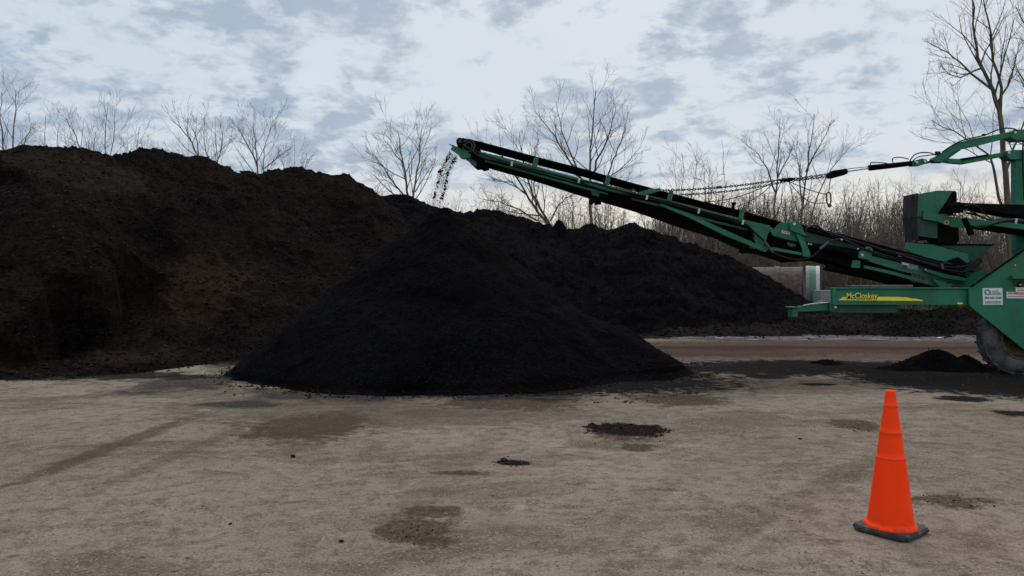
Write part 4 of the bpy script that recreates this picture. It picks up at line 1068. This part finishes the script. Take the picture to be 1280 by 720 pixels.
for k_,(q,bl) in enumerate(zip(cv0,bulge)):
    for j_ in range(7):
        yy_=13.87+.47*j_/6; xo = q.x+bl+.012*math.sin(j_*1.9+k_*.8)-.004
        zz_ = q.z-(.03*math.sin(j_*2.2) if k_==4 else 0)
        Vc.append((xo,yy_,zz_))
o_=len(Vc); Vc += [(a_+.022,b_,c_) for a_,b_,c_ in Vc]
for k_ in range(4):
    for j_ in range(6):
        a_=k_*7+j_; Fc_.append((a_,a_+1,a_+8,a_+7)); Fc_.append((a_+o_,a_+7+o_,a_+8+o_,a_+1+o_))
rim_=[j_ for j_ in range(7)]+[k_*7+6 for k_ in range(1,5)]+[28+j_ for j_ in range(5,-1,-1)]+[k_*7 for k_ in (3,2,1)]
for k_ in range(len(rim_)): a_,b_=rim_[k_],rim_[(k_+1)%len(rim_)]; Fc_.append((b_,a_,a_+o_,b_+o_))
MB().add(Vc,Fc_).build('rubber_curtain', mat_simple('worn_rubber_sheet',(.022,.023,.027),.8,.4,6,spec=.15,bump=.4), dc)
D_([(1174,265),(1184,251),(1191,239.8),(1194,238.6),(1196,240.5),(1196.3,262),(1191,268),(1174,270)], 13.88,.03,'gusset','black')
D_([(1155,265.5),(1175,267.5),(1195,267.5),(1195,270),(1175,270),(1155,268)], 13.87,.02,'rust_slot','rust')
D_([(1154,266.2),(1154,263),(1156,263),(1156,266),(1176,269.5),(1235,275.5),(1340,287),(1340,296),(1280,287),(1235,281),(1198,284.5),(1192,284.3),(1172,277),(1154,273.8)], 13.86,.05,'side_rail','green')
D_([(1236,275),(1253,272.3),(1340,277),(1340,284),(1280,280),(1236,276.8)], 13.9,.05,'side_rail','green_shaded')
D_([(1172,277),(1192,284.5),(1198,284.5),(1199,300),(1196,305),(1172.5,303.5)], 13.92,.38,'lower_chute','black')
D_([(1196,253.2),(1275,255.7),(1340,258),(1340,280),(1279,271),(1240,264),(1206,257)], 13.95,.4,'belt','rubber')
D_([(1209,281),(1230,284),(1340,300),(1340,290),(1280,286),(1230,279)], 14.0,.4,'belly_pan','black',0)
MB().ring(at(1183.5,278,13.84),(0,1,0),[(0,.05),(.03,.05),(.03,.02),(0,.02)],8).build('bearing', mat_simple('worn_bearing',(.32,.24,.15),.7,.4,20), dc)
MB().ring(at(1183.5,278,13.855),(0,1,0),[(0,.02),(.01,.02),(.01,.001),(0,.001)],8).build('bearing_hole', M['black'], dc)
mb=MB(); mb.ring(at(1200,258.5,13.6),(0,1,0),[(0,.001),(0,.08),(.06,.10),(.30,.10),(.30,.001)],18); mb.box(at(1195,262,13.7),(.16,.2,.12)); mb.build('drive_motor', M['black'], dc, True)
MB().tube([at(1203.5,268,13.6),at(1204.6,272,13.6)],.026,8).build('fitting', M['steel'], dc, True)
MB().tube([at(1205,273,13.62),at(1214.5,293.5,13.62)],[.05,.055],10).build('motor_guard', M['black'], dc, True)
hose([(1205,258),(1214,256),(1222,258),(1228,264),(1238,273)], 13.65,.012,par=dc); hose([(1206,262),(1216,265),(1228,272),(1240,275)], 13.7,.014,par=dc)
hose([(1204,273),(1210,280),(1222,284.5),(1235,282),(1250,277.5),(1270,275.5),(1300,282)], 13.6,.017,par=dc)
hose([(1210,281),(1226,284.3),(1245,279.5),(1262,277),(1290,280)], 13.65,.015,par=dc)
hose([(1208,266),(1220,268.5),(1230,272)], 13.72,.02,par=dc)
D_([(1270,272.8),(1272.5,273.5),(1271,280),(1268.8,279.4)], 13.56,.03,'hose_clamp','steel',.002)

# ---- mast with its two arms
ms = empty('mast', tuple(at(1275,250,14.4)-Vector((9.3,14.5,0)))); ms.parent = mc
A_ = lambda pts, Y, th, name, m, bevel=.008: quad(pts, Y, th, name, m, ms, bevel)
A_([(1270,196),(1292,196),(1292,330),(1276,330),(1271,312),(1270,290)], 14.35,.16,'post','green')
A_([(1291,158),(1302,158),(1302,200),(1291,200)], 14.37,.12,'post','green')
A_([(1258,188.5),(1270,187.2),(1302,187),(1302,199),(1271,199.2),(1264,199.5),(1259,195.5)], 14.31,.24,'clevis','green')
A_([(1264.5,163.8),(1268,161.8),(1302,161),(1302,175),(1276,174.8),(1272.5,176),(1263.5,171.5)], 14.31,.24,'clevis','green')
A_([(1167,197),(1182,188),(1195,179.3),(1198.5,178),(1213,173.8),(1266,164.2),(1266,171),(1222,182),(1200.5,186.7),(1188,192.6),(1177.5,201.8),(1168,202.3),(1166,199.5)], 14.34,.14,'upper_arm','green')
A_([(1168,201.2),(1201,186.2),(1201,187.8),(1179,203),(1168,203.2)], 14.345,.13,'upper_arm_flange','green_shaded')
A_([(1178,197.6),(1200,198.6),(1204,199.6),(1235,193.6),(1258,189.4),(1258,195),(1206,204.8),(1196,204.2),(1178,201.8)], 14.38,.12,'lower_arm','green')
A_([(1200,198.2),(1235,192.6),(1236,194.4),(1204,200.4)], 14.36,.02,'lower_arm_recess','black',0)
A_([(1158.5,201.8),(1167,200.2),(1168,202.2),(1159,204.6)], 14.36,.06,'link','black')
A_([(1141,201.2),(1152,198),(1158.8,199.2),(1160.5,203.8),(1152,206.4),(1141.5,207.2)], 14.33,.16,'rod_clevis','green')
for x,y in ((1269.5,165.3),(1261.5,190.4),(1146,202.6),(1156.5,201.4)):
    MB().ring(at(x,y,14.29),(0,1,0),[(0,.001),(0,.026),(.03,.026),(.03,.001)],12).build('pin', M['steel'], ms)
mb=MB(); mb.tube([at(1086,210,14.4),at(1087,209.8,14.4),at(1115,207,14.4),at(1142,203.8,14.4)],[.05,.058,.052,.048],14); mb.build('cylinder', M['black'], ms, True)
MB().tube([at(1059,214.2,14.4),at(1087,210.2,14.4)],.016,8).build('piston_rod', M['steel'], ms, True)
mb=MB(); mb.plate([(1035.5,217),(1041,213.2),(1058,210.5),(1060,211.5),(1060,216.8),(1056,218.6),(1044,221.8),(1038,222.5),(1035.5,220)],14.33,.14); mb.build('hook_block', M['black'], ms, bevel=.01)
MB().tube([at(1060,211,14.4),at(1074,209.5,14.4),at(1088,208.2,14.4)],.007,5).build('wire', M['hose'], ms)
hose([(1088,209),(1088,204.5),(1091,203.2),(1104,203.6),(1111,204.8)],14.32,.010,par=ms)
hose([(1117,205),(1115.5,200),(1118,197),(1127,196.8),(1136,199)],14.32,.010,par=ms)
hose([(1137,202),(1142,194.5),(1150,191),(1162,191),(1170,193.6),(1176,191.5)],14.30,.012,par=ms)
hose([(1141,201),(1148,196),(1158,194.5),(1168,193),(1174,190)],14.28,.010,par=ms)
hose([(1178,190),(1190,182),(1205,174.8),(1230,169.2),(1245,163),(1257,160.3),(1266,160.8),(1272,163)],14.30,.013,par=ms)
hose([(1279,176),(1278.5,200),(1279.5,228),(1280.5,250)],14.28,.016,par=ms)
mb=MB(); mb.box(at(1229.5,168.8,14.31),(.05,.05,.04)); mb.box(at(1172,191,14.33),(.08,.05,.05)); mb.build('hose_clip', M['black'], ms)

# ---- chains from the hook block down to the conveyor
def chain(p0, p1, Y0, Y1, sag=0., name='chain', step=.052, r=.0085):
    a, b_ = at(*p0,Y0), at(*p1,Y1); n = int((b_-a).length/step); m_ = MB()
    d = (b_-a).normalized(); up_ = Vector((0,1,0)); s_ = d.cross(up_).normalized()
    for i in range(n):
        t_ = (i+.5)/n; c = a.lerp(b_,t_)+Vector((0,0,-sag*4*t_*(1-t_))); u = s_ if i%2 else up_
        L_ = step*.72; w_ = .016
        loop=[c+d*(math.cos(2*math.pi*j/8)*L_)+u*(math.sin(2*math.pi*j/8)*w_) for j in range(9)]
        m_.tube(loop, r, 4, False)
    return m_.build(name, M['chain'], ms)
chain((1037,217.5),(984,224.5),14.38,14.2); chain((1038,220.5),(984,226.5),14.42,14.2)
chain((984,223),(826,238),14.15,13.9,.05); chain((984,226.5),(850,243.3),14.25,14.75,.05)
mb=MB(); mb.tube([at(975,226,14.2),at(979,225,14.2),at(988,224,14.2),at(993,223.4,14.2)],[.02,.036,.036,.02],8); mb.build('turnbuckle', M['black'], ms, True)
mb=MB(); mb.tube([at(896,234.2,14.02),at(901,233.6,14.02)],.03,8); mb.build('chain_shackle', M['chain'], ms)
hose([(886,235),(889,238),(889.5,247),(888.5,250)],14.2,.008,'chain_tail','chain',ms)
hose([(968,227),(945,238),(915,248),(886,252),(862,252)],14.2,.008,'wire_rope','hose',ms)
hose([(966,229),(955,240),(940,250),(922,258)],14.2,.008,'wire_rope','hose',ms)
hose([(983,225),(1000,233),(1020,240),(1033,243)],14.2,.008,'wire_rope','hose',ms)
hose([(986,227),(995,238),(1008,250),(1020,254),(1034,253.5)],14.25,.008,'wire_rope','hose',ms)
hose([(1039,222),(1037,230),(1036,240)],14.4,.009,'wire_rope','hose',ms)
sh = hose([(1033,242),(1036,240.5),(1038,243),(1038.5,252),(1036,256),(1033.5,252),(1033,242)],14.4,.016,'shackle','rust',ms)
MB().ring(at(1037.5,257,14.38),(0,1,0),[(0,.001),(0,.035),(.04,.035),(.04,.001)],12).build('shackle_weight', M['rust'], ms, True)

# soil that clings to ledges of the machine
def cling(line, par, n, s0=.004, s1=.02, dyy=.1):
    C2=[];S2=[]
    for i in range(n):
        k_ = random.randrange(len(line)-1); f = random.random(); a,b_ = line[k_],line[k_+1]
        p = at(a[0]+(b_[0]-a[0])*f, a[1]+(b_[1]-a[1])*f, a[2]); q_ = s0+(s1-s0)*random.random()**3
        C2.append((p.x, p.y+random.random()*dyy, p.z+q_*.2)); S2.append(q_)
    V,Ff = lumps(C2,S2,(1.2,1,.5)); o = np_mesh('stuck_soil', V, Ff, M['crumb'], parent=par); o['kind']='stuff'
cling([(1043,359.3,13.16),(1210,359.3,13.16)], mc, 320, .004,.018,.15)
cling([(1046,379.0,13.155),(1210,379.0,13.155)], mc, 160, .003,.012,.03)
cling([(995,383.3,13.25),(1012,381.0,13.25),(1036,378.4,13.25)], mc, 90, .004,.02,.2)
cling([(1134,303.2,13.86),(1166,305.6,13.86),(1210,317,13.86)], hp, 160,.005,.03,.1)
cling([(806,242,13.9),(860,255.5,13.9),(925,273,13.9),(963,281.5,13.9)], cv, 220,.004,.018,.04)
cling([(600,189,13.9),(663,205,13.9),(760,231,13.9),(790,237.5,13.9)], cv, 260,.004,.016,.04)
cling([(1005,280,13.98),(1060,295,13.98),(1130,313.4,13.98),(1200,333,13.98)], cv, 300,.005,.024,.5)
cling([(1090,319.6,13.9),(1160,336.6,13.9),(1198,348,13.9)], cv, 160,.004,.018,.04)
cling([(1184,327,13.79),(1199,322,13.79),(1212,331,13.79)], hp, 120,.008,.035,.2)

# ------------------------------------------------------------------ falling soil
C_=[];S_=[]
rs = random.Random(4)
def path(pts, n, w0, w1, s0, s1):
    for i in range(n):
        t_ = rs.random()**.9*(len(pts)-1); k = min(int(t_),len(pts)-2); f = t_-k; q = t_/(len(pts)-1)
        x = pts[k][0]+(pts[k+1][0]-pts[k][0])*f; y = pts[k][1]+(pts[k+1][1]-pts[k][1])*f
        ww = w0+(w1-w0)*q; C_.append(tuple(at(x+rs.gauss(0,ww),y+rs.gauss(0,2),14.15+rs.random()*.8))); S_.append((s0+(s1-s0)*rs.random()**2)*(1-.45*q))
A1=[(563,191),(557,202),(551,214),(548,226),(545,238),(542,250),(537,262)]
A2=[(571,195),(566,204),(560,215),(557,228),(555,240),(551,252),(547,264)]
A3=[((a_[0]+b_[0])/2,(a_[1]+b_[1])/2) for a_,b_ in zip(A1,A2)]
path(A3,170,1.2,3.0,.004,.014); path(A3,1100,2.0,4.2,.003,.007)
path(A1,200,.8,2.2,.005,.016); path(A2,220,.8,2.4,.005,.018); path(A1,1300,1.2,3.4,.003,.008); path(A2,1300,1.2,3.8,.003,.008)
for pth in (A1,A2):                       # denser clots
    for k in range(16):
        t_ = rs.random()*(len(pth)-2); i=int(t_); f=t_-i
        x=pth[i][0]+(pth[i+1][0]-pth[i][0])*f; y=pth[i][1]+(pth[i+1][1]-pth[i][1])*f; Yq = 14.2+rs.random()*.6
        for j in range(4): C_.append(tuple(at(x+rs.gauss(0,.9),y+rs.gauss(0,1.2),Yq))); S_.append(.008+.014*rs.random())
V,Ff = lumps(C_,S_,(1,1,1.1)); o = np_mesh('falling_soil', V, Ff, M['crumb']); tag(o,'two thin streams of black soil falling from the conveyor head','falling soil',kind='stuff')

# ------------------------------------------------------------------ traffic cone
cx_, cy_ = 2.458, 4.80
tc = empty('traffic_cone', (cx_,cy_,0)); tc.rotation_euler = (0,0,R(38)); tag(tc,'tall plain orange traffic cone on a black rubber base','traffic cone')
mb = MB(); hs=.178
bm = bmesh.new(); bmesh.ops.create_cube(bm, size=1)
bmesh.ops.scale(bm, vec=(hs*2,hs*2,.036), verts=bm.verts); bmesh.ops.translate(bm, vec=(0,0,.022), verts=bm.verts)
ve = [e_ for e_ in bm.edges if abs(e_.verts[0].co.z-e_.verts[1].co.z)>.01]; bmesh.ops.bevel(bm, geom=ve, offset=.03, segments=5, affect='EDGES')
bmesh.ops.bevel(bm, geom=[e_ for e_ in bm.edges if e_.is_manifold and e_.calc_face_angle(0)>.8], offset=.009, segments=3, affect='EDGES')
me = bpy.data.meshes.new('base'); bm.to_mesh(me); bm.free(); me.materials.append(M['cone_base']); me.polygons.foreach_set('use_smooth',[True]*len(me.polygons)); set_sharp(me,50)
bo = bpy.data.objects.new('base', me); COL.objects.link(bo); bo.parent = tc
for sx in (-1,1):
    for sy in (-1,1):
        bm = bmesh.new(); bmesh.ops.create_cube(bm,size=1); bmesh.ops.scale(bm,vec=(.05,.05,.012),verts=bm.verts); bmesh.ops.translate(bm,vec=(sx*.13,sy*.13,.003),verts=bm.verts)
        me=bpy.data.meshes.new('foot'); bm.to_mesh(me); bm.free(); me.materials.append(M['cone_base']); fo=bpy.data.objects.new('foot',me); COL.objects.link(fo); fo.parent=bo
prof = [(.038,.160),(.050,.159),(.058,.150),(.066,.141),(.080,.1375)]
def rz_(z): return .1375+(.031-.1375)*(z-.08)/(.915-.08)
for z in (.30,.468): prof += [(z,rz_(z)),]
prof = prof[:5]
zs = list(np.linspace(.12,.47,8))+[.478,.482,.486]+list(np.linspace(.52,.60,3))+[.612,.640,.645,.652]+list(np.linspace(.69,.80,4))+[.812,.817,.822,.87,.905]
for z in zs:
    dr = 0
    if z in (.482,.645,.817): dr = .003
    if z>.482: dr -= .0015
    if z>.645: dr -= .0012
    prof.append((z, rz_(z)+dr))
prof += [(.914,.029),(.916,.024),(.905,.021),(.80,.038)]
mb = MB(); mb.ring((0,0,0),(0,0,1),prof,72,False)
me = bpy.data.meshes.new('cone_body'); me.from_pydata([tuple(v) for v in mb.v],[],mb.f); me.materials.append(M['orange']); me.polygons.foreach_set('use_smooth',[True]*len(me.polygons)); me.update()
bo2 = bpy.data.objects.new('cone_body', me); COL.objects.link(bo2); bo2.parent = tc

# ------------------------------------------------------------------ output
sc.render.engine = 'CYCLES'
sc.view_settings.view_transform = 'Standard'; sc.view_settings.look = 'None'
sc.view_settings.gamma = 1; sc.view_settings.exposure = 0; sc.view_settings.use_curve_mapping = False
sc.cycles.max_bounces = 5; sc.cycles.diffuse_bounces = 3; sc.cycles.glossy_bounces = 2
sc.cycles.use_denoising = True
